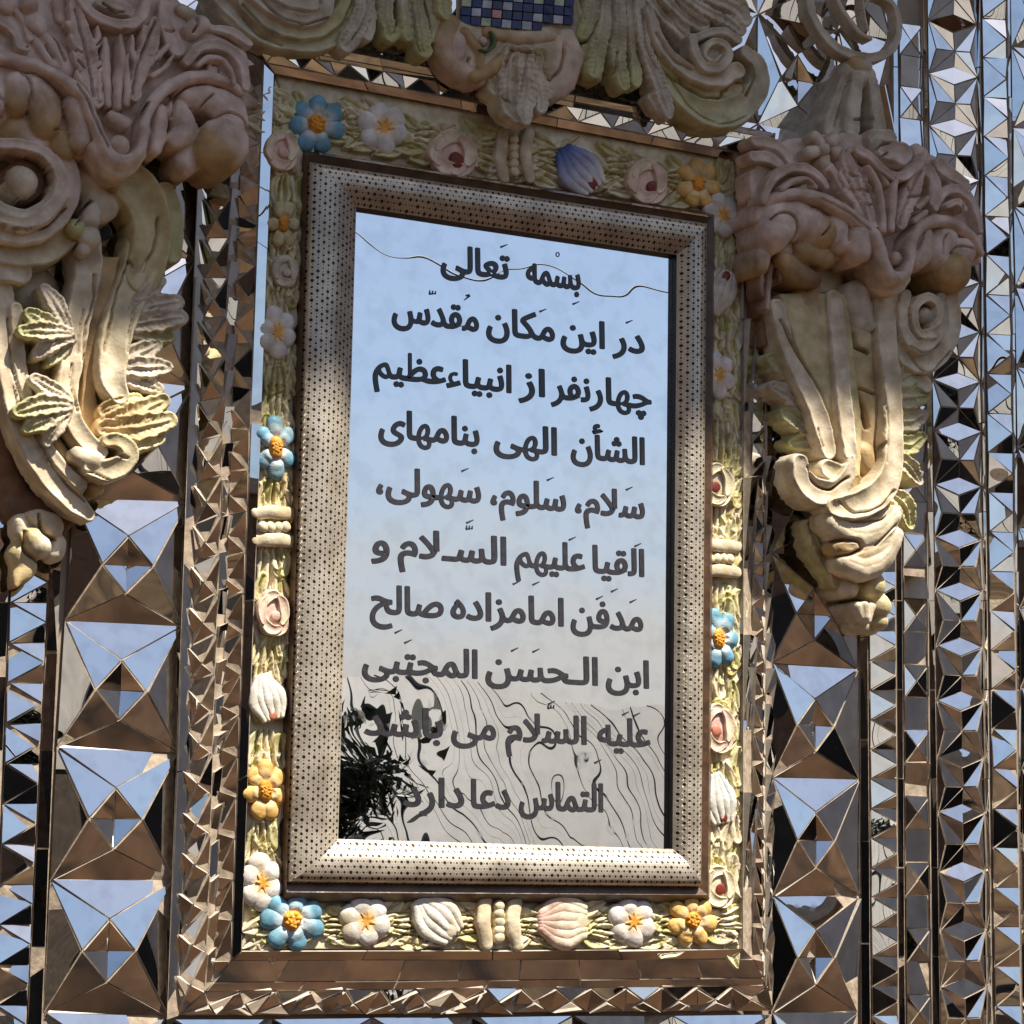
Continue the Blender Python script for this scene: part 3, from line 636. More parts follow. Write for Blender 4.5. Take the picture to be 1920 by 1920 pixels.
def mark(x, y, kind):
    c = P(x, y, LP); V, Fc = [], []
    def bar(x0, z0, x1, z1, w):
        d = np.array([x1-x0, z1-z0]); d /= np.linalg.norm(d); n = np.array([-d[1], d[0]])*w; i = len(V)
        for q in ((x0-n[0], z0-n[1]), (x0+n[0], z0+n[1]), (x1+n[0]*.4, z1+n[1]*.4), (x1-n[0]*.4, z1-n[1]*.4)): V.append((c[0]+q[0], -LP, c[2]+q[1]))
        Fc.append((i, i+1, i+2, i+3))
    if kind == 'a': bar(-.007, -.0035, .008, .004, .0022)
    if kind == 'o':
        for k in range(10):
            a0, a1 = k*.628, (k+1)*.628; bar(.0038*math.cos(a0), .0045*math.sin(a0), .0038*math.cos(a1), .0045*math.sin(a1), .0012)
    if kind == 'u': bar(.004, .004, -.004, .003, .003); bar(.005, .004, -.007, -.007, .0022)
    if kind == 's':
        for dx in (-.006, 0, .006): bar(dx, -.002, dx+.001, .005, .0018)
        bar(-.007, -.003, .007, -.001, .0018)
    mesh('vowel_mark', V, Fc, M_INK, PLQ)
for x, y, k in ((945, 461, 'a'), (1046, 477, 'o'), (1080, 568, 'a'), (1180, 603, 'a'), (1018, 582, 'a'), (877, 557, 'u'), (811, 549, 's'), (872, 881, 'a'), (1032, 898, 'a'), (1180, 916, 'a'),
                (880, 990, 's'), (881, 978, 'a'), (1073, 1010, 'a'), (1196, 1022, 'a'), (968, 1093, 'a'), (1005, 1094, 'a'), (1152, 1107, 'a'), (1187, 1127, 'a'), (1124, 1121, 'a'), (765, 1203, 'a'),
                (965, 1218, 'a'), (1005, 1220, 'a'), (747, 1184, 'a'), (1033, 1326, 's'), (1034, 1318, 'a'), (1173, 1338, 'a'), (1194, 1340, 'a'), (1121, 1428, 'a')): mark(x, y, k)
# ---------------------------------------------------------------- painted stucco flower border
FU = Frame(0, 0, 1)
ST = thing('flower_border', 'cream painted stucco border of carved flowers and stems between mirror surround and plaque', 'border', tuple(P(920, 1780, .05)))
def stems(cx, cy, ang, ln, w, n=6, spread=1.35, h=58, r=4.9, c=9):
    n = max(4, n-2); ln *= 1.15; h -= 4
    """a sheaf of stems from (cx,cy) running along ang, opening by spread"""
    o = []; ca, sa = math.cos(math.radians(ang)), math.sin(math.radians(ang))
    for i in range(n):
        f = (i/(n-1)-.5)*w
        x0, y0 = cx-sa*f*.75, cy+ca*f*.75; x1, y1 = cx+ca*ln*.5-sa*f*.9, cy+sa*ln*.5+ca*f*.9; x2, y2 = cx+ca*ln-sa*f*spread, cy+sa*ln+ca*f*spread
        o.append(st(FU, f'{x0},{y0},{r} {x1},{y1},{r*1.1} {x2},{y2},{r*.6}', h, .9, c, c, 4))
        if i: 
            g = (i/(n-1)-.5-.5/(n-1))*w
            o.append(gr(FU, f'{cx-sa*g*.75},{cy+ca*g*.75} {cx+ca*ln-sa*g*spread},{cy+sa*ln+ca*g*spread}', 2.0, 6, 55, 10))
    return o
def leaf(cx, cy, ang, ln, w, h=58, c=9, c2=10):
    ca, sa = math.cos(math.radians(ang)), math.sin(math.radians(ang))
    q = lambda t: (cx+ca*ln*t, cy+sa*ln*t)
    (a, b), (d, e_), (f, g) = q(0), q(.45), q(1)
    return [st(FU, f'{a},{b},{w*.35} {d},{e_},{w*.5} {f},{g},{w*.12}', h, .5, c2, c, 5), gr(FU, f'{a},{b} {f},{g}', 1.6, 3, h-2, 10)]
HS = {'l': ('514,139 453,1782 530,1690 572,284', [45, 45, 37, 37]), 'b': ('453,1782 1393,1779 1334,1691 528,1690', [50, 50, 40, 40]), 'r': ('1393,1779 1395,304 1338,404 1332,1690', [44, 44, 37, 37]), 't': ('1395,304 514,139 572,284 1338,404', [43, 43, 39, 39])}
PR_ = {k: [po(FU, v[0], v[1], 6, .4, 9)] for k, v in HS.items()}
# left side sheaves and leaves
for cy, ln, w in ((330, 60, 34), (470, 55, 40), (560, -60, 34), (690, 50, 36), (780, -50, 38), (895, 55, 40), (1025, 75, 46), (1215, 60, 44), (1370, 60, 42), (1545, 55, 40), (940, -30, 40)):
    cx = 545-(cy-300)*.0375; PR_['l'] += stems(cx-8, cy, 91 if ln > 0 else -89, abs(ln), w, 6, 1.3, 54)
for cy, sx in ((250, 1), (380, -1), (400, 1), (520, 1), (530, -1), (660, -1), (700, 1), (745, -1), (880, 1), (905, -1), (1090, 1), (1080, -1), (1200, -1), (1280, 1), (1400, -1), (1420, 1), (1570, -1), (1590, 1), (1430, -1), (1740, 0)):
    cx = 542-(cy-300)*.0375; PR_['l'] += leaf(cx+sx*18, cy, 70 if sx > 0 else 110, 52, 22, 53)
# bottom sheaves
for cx, ln, w in ((610, 50, 44), (640, -20, 40), (740, 45, 44), (895, -55, 50), (975, 45, 44), (1110, 50, 48), (1240, 40, 48), (1350, 30, 50), (770, 30, 40)):
    PR_['b'] += stems(cx, 1735, 1 if ln > 0 else 181, abs(ln), w, 7, 1.35, 60)
for cx, dy, an in ((620, -26, 20), (630, 28, -15), (750, 30, 15), (760, -28, -20), (800, 30, -20), (880, 34, 10), (870, -25, -10), (1020, 30, 0), (1010, -24, 0), (1120, -28, 20), (1130, 30, -20), (1250, 34, 15), (1255, -30, 10), (1340, 20, 10), (492, 8, -70), (500, 24, 10)):
    PR_['b'] += leaf(cx, 1735+dy, an, 44, 32, 58)
# right side
for cy, ln, w in ((450, 45, 34), (590, 60, 36), (790, 60, 38), (940, -20, 34), (1000, -45, 40), (1100, 55, 40), (1250, 50, 36), (1430, 45, 36), (1580, 50, 36), (860, -40, 34)):
    PR_['r'] += stems(1352, cy, 91 if ln > 0 else -89, abs(ln), w, 6, 1.3, 54)
for cy, sx in ((440, 1), (560, 1), (640, 1), (760, 1), (830, 1), (965, 1), (1120, 1), (1280, 1), (1300, 1), (1440, 1), (1590, 1), (1620, 1), (1730, -1)):
    PR_['r'] += leaf(1376, cy, 100 if cy % 40 else 80, 55, 20, 53)
# top
for cx, ln, w in ((655, 30, 50), (780, 25, 46), (905, 30, 50), (1010, 50, 54), (1140, 45, 50), (1255, 35, 46)):
    cy = 237+(cx-655)*.165; PR_['t'] += stems(cx, cy, 10, ln, w, 7, 1.3, 56)
for cx, dy, an in ((560, -40, 60), (650, -42, 25), (665, 40, 0), (760, -30, 40), (775, 42, 10), (800, -22, 30), (900, -35, 20), (905, 36, 15), (1000, -38, 30), (1000, 45, 20), (1050, -10, -40), (1130, -40, 30), (1150, 44, 10), (1165, -34, 40), (1260, -35, 40), (1265, 40, 10), (1360, -30, 45), (545, 60, 80)):
    PR_['t'] += leaf(cx, 232+(cx-655)*.165+dy, an, 48, 26, 55)
rs = np.random.RandomState(11)
def fill(k, pts, n, h):
    for (x, y, a_) in pts:
        for j in range(n):
            PR_[k] += leaf(x+rs.uniform(-26, 26), y+rs.uniform(-26, 26), a_+rs.uniform(-50, 50)*(.45 if k in 'lr' else 1), rs.uniform(42, 62), rs.uniform(30, 46), h+rs.uniform(-2, 6), rs.choice([9, 9, 22, 23, 4]), rs.choice([10, 22, 9]))
fill('l', [(545-(y-300)*.0375, y, 90*(1 if rs.rand() < .5 else -1)) for y in range(190, 1760, 42)], 4, 53)
fill('r', [(1362, y, 90*(1 if rs.rand() < .5 else -1)) for y in range(350, 1760, 42)], 4, 52)
fill('b', [(x, 1738, 180*(rs.rand() < .5)) for x in range(520, 1330, 40)], 4, 58)
fill('t', [(x, 220+(x-560)*.178, 190*(rs.rand() < .5)) for x in range(530, 1390, 40)], 5, 54)
for k in PR_: relief('border_bed', PR_[k], ST, .028, .0019, m=M_PNT2, prof=1, kk=1.3)
# flowers: each is a part, its petals and heart are sub-parts
def fl(name, x, y):
    o = bpy.data.objects.new(name, None); COL.objects.link(o); o.empty_display_size = .02
    w = P(x, y, .06); o.parent = ST; o.location = Vector(w)-Vector(ST.location); return o
def daisy(x, y, rx, ry, n, a0, cin, cout, ch, h=64, name='daisy', pw=.46):
    rx *= 1.08; ry *= 1.08
    f = fl(name, x, y)
    for i in range(n):
        an = math.radians(a0+360*i/n+random.uniform(-4, 4)); ca, sa = math.cos(an), math.sin(an); k = random.uniform(.94, 1.06)
        r = math.sqrt(rx*ry)*pw*.76
        pts = f'{x+ca*rx*.30},{y+sa*ry*.30},{r*.5} {x+ca*rx*.52},{y+sa*ry*.52},{r*.85} {x+ca*rx*.74*k},{y+sa*ry*.74*k},{r}'
        relief('petal', [st(FU, pts, [h-3, h+2, h+random.uniform(-2, 2)], .62, cin, cout, 4)], f, .048, .0012, m=M_PNT2)
    hr = min(rx, ry)*.36
    V = [st(FU, f'{x},{y-(ry-min(rx,ry))*.3},{hr} {x},{y+(ry-min(rx,ry))*.3},{hr}', h+6, .55, ch)]
    for i in range(14):
        an = i*2.4; rr = hr*.75*math.sqrt(i/14); V.append(st(FU, f'{x+rr*math.cos(an)},{y+rr*math.sin(an)},{hr*.2}', h+7.5, .7, ch))
    relief('flower_heart', V, f, .05, .001, m=M_PNT2); return f
def pansy(x, y, rx, ry, h=62, hc=15, cen=14, a0=20, n=6):
    rx *= 1.06; ry *= 1.06
    f = fl('pansy', x, y)
    for i in range(n):
        an = math.radians(a0+360*i/n+random.uniform(-6, 6)); ca, sa = math.cos(an), math.sin(an); k = random.uniform(.9, 1.05); m_ = math.sqrt(rx*ry)*1.02
        relief('petal', [st(FU, f'{x+ca*rx*.05},{y+sa*ry*.05},{m_*.22} {x+ca*rx*.3},{y+sa*ry*.3},{m_*.38} {x+ca*rx*.58*k},{y+sa*ry*.58*k},{m_*.45}', [h-3, h, h+random.uniform(0, 3)], .5, cen, 20, 4)], f, .048, .0012, m=M_PNT2)
    V = []
    for i in range(7):
        an = math.radians(a0+i*51.4+random.uniform(-12, 12)); V.append(st(FU, f'{x},{y},{m_*.11} {x+math.cos(an)*rx*.36},{y+math.sin(an)*ry*.36},{m_*.03}', [h-.5, h+1.2], .3, hc, 14, 3))
    relief('flower_heart', V, f, .05, .001, m=M_PNT2); return f
def rose(x, y, rx, ry, h=66, col=16, hx=.1, hy=.15, heart=17, out=9, name='rose'):
    rx *= 1.1; ry *= 1.1
    f = fl(name, x, y)
    relief('cup', [st(FU, f'{x},{y-(ry-rx)*.5 if ry>rx else y},{min(rx,ry)*.92} {x},{y+(ry-rx)*.5 if ry>rx else y},{min(rx,ry)*.92}', h-4, .5, col)], f, .046, .0014, m=M_PNT2)
    for (a0, a1, rr, w, dh) in ((200, 300, .62, .30, 2), (300, 395, .60, .32, 4), (60, 170, .60, .34, 3), (150, 235, .66, .28, 5), (20, 90, .72, .26, 1)):
        pts = ' '.join(f'{x+rx*rr*math.cos(math.radians(t))+rx*hx*.3},{y+ry*rr*math.sin(math.radians(t))+ry*hy*.3},{min(rx,ry)*w*(.55+.45*math.sin(math.pi*j/4))}' for j, t in enumerate(np.linspace(a0, a1, 5)))
        relief('petal', [st(FU, pts, h+dh, .75, col, out, 4)], f, .048, .0012, m=M_PNT2, prof=1)
    relief('flower_heart', [st(FU, f'{x+rx*hx},{y+ry*hy},{min(rx,ry)*.30}', h+1.5, .25, heart)], f, .05, .0012, m=M_PNT2); return f
def ribbon(x, y, w, hh, vert, h=66):
    """pair of curved bands holding a row of beads; vert = bands run up and down"""
    f = fl('ribbon_clasp', x, y)
    for s in (-1, 1):
        if vert: pts = f'{x+s*w*.36+4},{y-hh},{w*.17} {x+s*w*.36-1},{y},{w*.19} {x+s*w*.36+5},{y+hh},{w*.17}'
        else: pts = f'{x-hh},{y+s*w*.36+2},{w*.16} {x},{y+s*w*.36},{w*.18} {x+hh},{y+s*w*.36+4},{w*.16}'
        relief('band', [st(FU, pts, [h-4, h+2, h-4], .5, 6)], f, .045, .0012, m=M_PNT2)
    n = 5 if vert else 4
    for i in range(n):
        t = (i+.5)/n*2-1; q = (x+1, y+t*hh*.9) if vert else (x+t*hh*.85, y+2)
        relief('bead', [st(FU, f'{q[0]},{q[1]},{w*.145}', h+1, .7, 9)], f, .045, .0012, m=M_PNT2)
def bud(x, y, an, ln, w, h=66, c0=19, c1=20, name='tulip', hc=17, n=5):
    f = fl(name, x, y); ca, sa = math.cos(math.radians(an)), math.sin(math.radians(an))
    for i in range(n):
        g = (i/(n-1)-.5)*2; ox, oy = -sa*w*g*.36, ca*w*g*.36
        pts = f'{x-ca*ln*.5+ox*.5},{y-sa*ln*.5+oy*.5},{w*.12} {x+ox*1.35},{y+oy*1.35},{w*.2} {x+ca*ln*.45+ox*.9},{y+sa*ln*.45+oy*.9},{w*.10}'
        relief('petal', [st(FU, pts, [h-4, h+3-3*abs(g), h-2], .75, c0, c1, 5)], f, .046, .0012, m=M_PNT2)
    relief('flower_heart', [st(FU, f'{x+ca*ln*.36},{y+sa*ln*.36},{w*.2}', h, .3, hc)], f, .05, .0012, m=M_PNT2)
daisy(597, 230, 46, 48, 7, 20, 11, 12, 15); pansy(722, 237, 46, 44, hc=15); rose(850, 281, 48, 46, hx=.15, hy=.35); ribbon(966, 290, 66, 42, True)
bud(1090, 318, 50, 92, 62, c0=19, c1=20); rose(1213, 333, 40, 46, hx=.3, hy=.35, name='rose'); daisy(1313, 342, 36, 42, 7, 10, 18, 14, 15); pansy(1358, 402, 34, 42)
rose(529, 278, 32, 42, heart=16); daisy(534, 418, 24, 44, 6, 0, 8, 8, 15); pansy(522, 622, 30, 52, hc=15); daisy(520, 838, 32, 58, 6, 30, 13, 12, 15)
ribbon(517, 985, 72, 33, False); rose(514, 1146, 31, 50, heart=16, col=16); bud(504, 1310, 75, 84, 54, c0=20, c1=11, hc=21, name='tulip'); daisy(500, 1482, 34, 56, 7, 15, 18, 14, 15); pansy(493, 1655, 34, 58)
daisy(551, 1726, 54, 50, 7, 25, 13, 12, 15, h=68); pansy(688, 1726, 47, 46, h=66); bud(822, 1722, 45, 92, 66, c0=20, c1=11, hc=4, h=70); ribbon(938, 1729, 78, 42, True, 70)
bud(1060, 1727, 0, 82, 82, c0=16, c1=9, hc=9, h=70, name='tulip', n=6); pansy(1190, 1728, 44, 46, h=66); daisy(1303, 1726, 42, 42, 7, 10, 18, 14, 15, h=68)
rose(536, 505, 26, 34, heart=4, col=4, out=4, h=60); bud(1352, 545, -70, 84, 50, c0=4, c1=20, h=62); pansy(1350, 703, 30, 44); rose(1350, 905, 31, 46, col=9, heart=17, h=62, hx=-.2); ribbon(1354, 1045, 66, 30, False, 62)
daisy(1352, 1197, 32, 52, 7, 0, 13, 12, 15, h=62); rose(1352, 1362, 32, 54, heart=21, h=62, hx=-.2); bud(1350, 1500, 80, 92, 52, c0=13, c1=11, h=62); rose(1350, 1660, 33, 44, col=9, heart=17, out=9, h=64)
# ---------------------------------------------------------------- carved crest above the frame
A = Frame(420, 0, 3.31); B = Frame(900, 0, 3.31); Cc = Frame(1380, 0, 3.428); D = Frame(1380, 500, 2.667)
CR = thing('carved_crest', 'large carved crest of scrolls and acanthus leaves with dark blue tiles over the frame', 'crest ornament', tuple(P(960, 230, .08)))
PRF = {'acanthus_leaf': 2, 'leaf': 2, 'fan_leaf': 2, 'shell_finial': 2, 'scroll': 1, 'stem': 1, 'left_band': 1, 'volute': 1, 'fluted_base': 1, 'scroll_cheek': 1, 'curl': 1, 'knob_leaf': 2, 'cup_scroll': 1, 'scroll_wave': 1, 'neck': 1, 'ring': 1}
FLT = {'acanthus_leaf': .0035, 'scroll': .003, 'shell_finial': .003, 'fan_leaf': .0022, 'leaf': .002, 'stem': .002, 'left_band': .0015, 'shell': .0008, 'scroll_cheek': .003, 'neck': .002, 'curling_rim': .0012, 'fluted_base': .003, 'curl': .0012, 'foot': .0012}
def R_(n, prims, par, back=.04, thick=.04, grid=.0024): return relief(n, prims, par, back, grid, thick=thick, flute=FLT.get(n, 0)*(n not in PRF), kk=1.6, prof=PRF.get(n, 0))
R_('scroll', [st(A, '-60,-60,60 90,90,60 250,215,62 420,262,58 600,262,62 740,190,60 830,60,50 850,-60,45', 110, .8, 4, 2), st(A, '60,-60,50 180,60,55 330,165,55 500,200,55 640,170,52 740,70,50 770,-60,40', 122, .8, 4, 2),
              st(A, '160,-60,45 270,20,50 400,95,50 540,115,50 640,60,50 660,-60,40', 132, .8, 4, 4), st(A, '300,-60,50 420,0,50 560,20,50', 138, .7, 4, 4),
              st(A, '-80,0,26 60,150,26 230,262,26 380,300,22', 100, .8, 4, 4),
              gr(A, '120,20 260,170 430,238 600,236 730,150 800,20', 7, 9, 120), gr(A, '220,-20 340,100 500,150 640,110', 7, 9, 125), gr(A, '60,20 200,200 360,280', 6, 7, 105)], CR)
R_('acanthus_leaf', [st(A, '880,-40,60 870,60,66 830,170,70 770,262,74', 118, .7, 4, 4), st(A, '900,-40,40 920,100,45 900,220,36', 110, .7, 4, 4), gr(A, '900,-20 880,120 800,240', 5, 6, 115)], CR)
R_('acanthus_leaf', [st(A, '1030,-40,50 1010,80,58 1045,200,64', 112, .8, 4, 2), st(A, '1130,-40,46 1150,100,52 1150,215,46', 120, .8, 4, 2), st(A, '1200,-40,45 1230,120,58 1250,300,62', 126, .8, 4, 2), st(A, '1270,-40,40 1320,100,42 1310,240,30', 118, .8, 4, 2),
                     gr(A, '1085,-20 1082,110 1070,190', 6, 10, 115), gr(A, '1170,20 1195,230 1215,320', 6, 10, 120), gr(A, '1240,20 1290,200', 5, 8, 120)], CR)
R_('acanthus_leaf', [st(A, '1380,-40,60 1375,40,60 1385,95,36', 128, .7, 2, 2), st(A, '1330,-40,30 1330,60,34', 120, .7, 4, 2)], CR)
R_('cartouche_side', [st(A, '1430,140,70 1400,250,85 1430,370,80 1530,450,70 1600,480,50', 130, .6, 3, 1), st(A, '1480,230,50 1470,330,60', 134, .6, 1, 1), st(A, '1560,470,40 1660,430,46 1740,350,40', 138, .6, 3, 3)], CR)
R_('cartouche_body', [po(FU, '826,70 860,30 1080,50 1104,100 1085,165 1040,196 985,190 900,150 850,128', 128, 22, .9, 23), st(FU, '875,60,14 900,95,14 905,130,12', 136, .8, 3), gr(FU, '880,110 870,135 850,150', 3, 8, 128, 3), gr(FU, '1060,80 1050,130 1020,160', 3, 8, 128, 3)], CR)
R_('green_curl', [st(A, '1655,190,14 1685,235,18 1678,285,16 1630,312,13 1585,305,9', 144, .8, 5, 5), st(A, '1620,250,34', 138, .5, 4)], CR)
R_('cartouche_side', [st(B, '430,190,60 510,230,60 570,320,60 590,420,60 540,520,60 470,580,50', 128, .6, 3, 1), gr(B, '590,290 560,370 500,410', 5, 8, 128), st(B, '60,190,50 200,215,55 340,215,55 450,200,50', 138, .6, 3, 0)], CR)
R_('shell_finial', [st(B, '150,300,60 130,430,80 105,540,66', 132, .6, 0, 0), st(B, '210,330,66 190,500,80 190,650,66 230,720,44', 142, .6, 0, 4), st(B, '290,330,66 310,500,84 290,660,70 290,735,50', 150, .6, 0, 4), st(B, '390,330,50 400,460,64 420,560,60', 138, .6, 8, 0),
                    st(B, '360,480,50 390,590,56 390,665,44', 144, .6, 0, 4), gr(B, '300,320 285,440 262,560', 5, 8, 145), gr(B, '205,305 165,410', 6, 9, 140, 3), gr(B, '205,302 300,318 395,332', 6, 9, 148, 3), gr(B, '402,335 408,450 460,500', 7, 11, 140, 3), gr(B, '355,640 340,690 350,740', 5, 9, 140), gr(B, '130,600 190,640', 5, 8, 135)], CR)
R_('acanthus_leaf', [st(B, '560,-40,50 590,70,62 590,170,62 620,215,40', 120, .7, 2, 2), st(B, '720,-40,60 700,80,62 650,200,52', 126, .7, 4, 2), st(B, '800,-40,55 780,150,62 740,320,66 720,440,60', 132, .7, 4, 2), st(B, '880,-40,50 880,200,60 870,380,60 905,520,50', 136, .75, 4, 2),
                     st(B, '950,-40,46 960,150,50 975,330,46 980,500,44', 130, .75, 4, 2), st(B, '660,300,40 690,420,56 730,470,46', 118, .7, 2, 2),
                     gr(B, '760,-20 740,120 690,250', 6, 10, 128), gr(B, '835,-20 830,200 800,330', 6, 10, 134), gr(B, '915,20 925,250 930,330', 6, 9, 134), gr(B, '860,320 850,400 820,500', 7, 12, 130), gr(B, '990,320 1010,400 1030,520', 8, 14, 128)], CR)
R_('acanthus_leaf', [st(B, '1000,-40,40 1010,150,46 1050,330,52 1110,470,62 1160,620,62 1180,710,36', 138, .75, 4, 4), gr(B, '1010,60 1040,280 1100,420', 6, 9, 138), st(B, '1070,600,30 1110,660,34', 126, .7, 4, 4)], CR)
R_('scroll', [st(B, '1130,380,36 1200,520,62 1300,620,84 1430,690,104 1570,690,108 1690,610,96 1755,500,72 1740,390,58 1660,320,50', 132, .6, 2, 4), st(B, '1060,60,40 1130,260,48 1240,390,54 1370,460,60 1500,480,62 1610,430,60', 146, .7, 4, 0),
              st(B, '1240,430,40 1340,520,50 1470,560,56 1600,520,60', 128, .6, 8, 8), gr(B, '1130,430 1200,480 1260,520 1380,590 1500,600 1520,560', 8, 14, 132), gr(B, '1100,200 1200,360 1330,430', 6, 8, 144), gr(B, '1690,400 1710,480 1670,580', 9, 16, 132),
              gr(B, '1540,555 1570,510 1620,500 1650,530 1640,570', 7, 10, 132), gr(B, '1180,470 1320,660 1500,760 1660,720', 4, 5, 130)], CR, thick=.07)
R_('volute', [st(B, '1330,230,34 1350,330,38 1400,405,38 1480,420,36 1545,370,34 1550,300,32 1500,255,28 1440,262,24 1405,310,20 1420,360,16 1465,375,14 1495,340,12', 156, .9, 4, 0), st(B, '1460,330,80', 138, .4, 4), st(B, '1330,240,30 1420,200,30 1520,190,30 1610,240,36', 148, .8, 4, 4)], CR)
R_('acanthus_leaf', [st(B, '1060,-40,50 1150,80,56 1260,180,56 1310,270,44', 128, .7, 4, 4), st(B, '1150,-40,50 1280,80,60 1390,150,56', 134, .7, 4, 4), st(B, '1290,-40,50 1430,50,60 1560,110,66 1620,170,54', 140, .7, 4, 4), st(B, '1430,-40,60 1600,20,80 1660,110,50', 134, .7, 4, 4), gr(B, '1120,0 1200,110 1290,210', 6, 9, 130), gr(B, '1230,0 1330,100 1420,150', 6, 9, 135), gr(B, '1400,0 1490,50 1600,90', 6, 9, 138), gr(B, '1520,60 1540,120', 7, 12, 138)], CR)
# dark blue chequered tiles in the crest's cup
M_TB = simple('dark_blue_tile', (.012, .014, .075), .2, 0, 40, .5, .05); M_TW = simple('grey_white_tile', (.42, .42, .44), .3, 0, 40, .3, .05); M_TP = simple('pink_tile', (.50, .24, .20), .35, 0, 40, .3, .05); M_TG = simple('pale_green_tile', (.42, .46, .30), .35, 0, 40, .3, .05)
rs = np.random.RandomState(3)
for j in range(6):
    for i in range(11):
        x0 = 868+i*19.2+(j % 2)*0-j*1.0; y0 = -38+j*16.6+i*1.7
        if y0 > 48-abs(i-5)*3: continue
        u = rs.rand(); mt = M_TB if (i+j) % 2 else (M_TW if u < .35 else M_TB if u < .62 else M_TP if u < .82 else M_TG)
        bow = lambda x: .118+.022*math.cos((x-970)/115*1.4); g = 1.1
        q = [P(x, y, bow(x)+rs.uniform(0, .0012)) for x, y in ((x0+g+rs.uniform(-.8,.8), y0+g+rs.uniform(-.8,.8)), (x0+19.2-g, y0+1.7+g), (x0+18.2-g, y0+18.3-g), (x0-1+g, y0+16.6-g))]
        bk = [v+np.array([0, .006, 0]) for v in q]
        mesh('tile', q+bk, [(0, 3, 2, 1), (0, 1, 5, 4), (1, 2, 6, 5), (2, 3, 7, 6), (3, 0, 4, 7)], mt, CR)
V = [P(x, y, .111+.02*math.cos((x-970)/115*1.4)) for y in (-60, 72) for x in np.linspace(855, 1085, 9)]
mesh('tile_bed', V, [(k, 9+k, 10+k, k+1) for k in range(8)], M_GROUT, CR)
# ---------------------------------------------------------------- left bracket
Z = Frame(0, 0, 3.692); Y = Frame(0, 480, 3.096)
LBR = thing('carved_bracket', 'large rose-brown carved bracket with fan of leaves and yellowish scrolled foot at the left', 'bracket', tuple(P(100, 1090, .05)))
lb = lambda n, prims, back=.03, thick=.05, grid=.0025: relief(n, prims, LBR, back, grid, thick=thick, flute=FLT.get(n, 0)*(n not in PRF), kk=1.6, prof=PRF.get(n, 0))
# foot
lb('back_board', [st(Y, '-60,60,140 -60,500,110 -10,900,110 60,1250,90 150,1500,80', [60, 60, 55, 45, 40], .5, 7, 7), st(Y, '120,1450,100 260,1480,110 380,1540,60', 45, .4, 7, 7), st(Y, '200,200,170 300,700,200 450,1000,140', 45, .3, 0, 0)], .0, None)
lb('bud_pendant', [st(Y, '230,1520,60 310,1560,84', 84, .7, 0, 0), st(Y, '130,1540,52 140,1600,56', 78, .7, 0, 0), st(Y, '205,1640,78 230,1670,88', 94, .7, 8, 0), st(Y, '350,1660,50 330,1720,60', 74, .7, 0, 0), st(Y, '190,1500,34', 84, .8, 6), st(Y, '140,1720,80 160,1810,72 110,1880,34 95,1920,16', 76, .7, 8, 3),
                   gr(Y, '230,1500 250,1600 330,1640', 9, 14, 84, 7), gr(Y, '150,1600 145,1700 240,1770', 9, 14, 84, 7)], thick=None)
lb('left_band', [st(Y, '30,180,60 30,400,66 55,650,70 110,900,76 190,1100,80 310,1290,80 430,1420,72 520,1500,46', [96, 100, 106, 112, 116, 116, 112, 108], .55, 0, 0), st(Y, '100,300,40 115,600,46 170,880,50 260,1080,44 370,1230,40 480,1330,40', [104, 108, 114, 120, 122, 118], .55, 0, 6),
                 gr(Y, '70,350 85,620 150,900 240,1110 360,1280 500,1420', 8, 8, 115)])
lb('stem', [st(Y, '500,-120,110 520,40,96 510,160,86 470,320,84 440,480,84 420,640,74 400,800,66 430,940,66 500,1060,66 580,1130,60', [90, 100, 108, 112, 116, 122, 128, 132, 134, 134], .6, 0, 6), gr(Y, '560,100 550,250 500,420 480,600', 8, 8, 110, 3), gr(Y, '430,620 420,760 450,900', 6, 6, 126), gr(Y, '500,300 470,450 450,560', 5, 5, 116)])
lb('stem', [st(Y, '900,-200,150 860,-60,140 820,80,120 760,240,110 700,400,106 670,560,100 660,700,90 700,800,70', [84, 90, 98, 106, 114, 120, 122, 120], .5, 8, 0), gr(Y, '760,20 690,200 640,380 600,560', 8, 8, 105, 3), gr(Y, '900,60 820,230 760,400 740,560', 6, 6, 108)])
lb('inner_web', [po(Y, '560,0 700,0 640,300 600,600 560,800 620,1050 540,1080 470,900 480,600 520,300', 86, 40, .4, 3)], thick=.06)
lb('leaf', [st(Y, '420,480,30 290,390,64 180,330,44', [126, 136, 128], .6, 4, 2), st(Y, '410,440,30 270,430,62 140,430,40', [128, 140, 130], .6, 4, 2), st(Y, '410,470,30 300,510,54 220,570,34', [124, 134, 124], .6, 4, 4), st(Y, '410,420,30 340,280,58 270,190,40', [124, 134, 122], .6, 4, 4), st(Y, '420,480,34 350,560,46 300,620,26', 122, .6, 4, 2)])
lb('leaf', [st(Y, '410,830,32 300,760,56 210,710,38', [134, 142, 134], .6, 6, 4), st(Y, '410,860,36 260,860,72 110,900,44', [138, 148, 136], .6, 6, 2), st(Y, '400,880,34 270,950,62 160,1000,36', [136, 144, 132], .6, 6, 2), st(Y, '400,900,34 330,1000,56 280,1080,30', [134, 142, 130], .6, 6, 4)])
lb('knob_leaf', [st(Y, '740,360,40 880,290,76 1040,260,44', [100, 108, 98], .6, 4, 4), st(Y, '740,400,40 900,370,76 1060,350,48', [102, 112, 98], .6, 4, 4), st(Y, '750,430,38 880,440,60 990,470,38', [98, 104, 92], .6, 4, 2), st(Y, '760,340,38 860,220,60 940,140,36', [98, 102, 90], .6, 4, 4)])
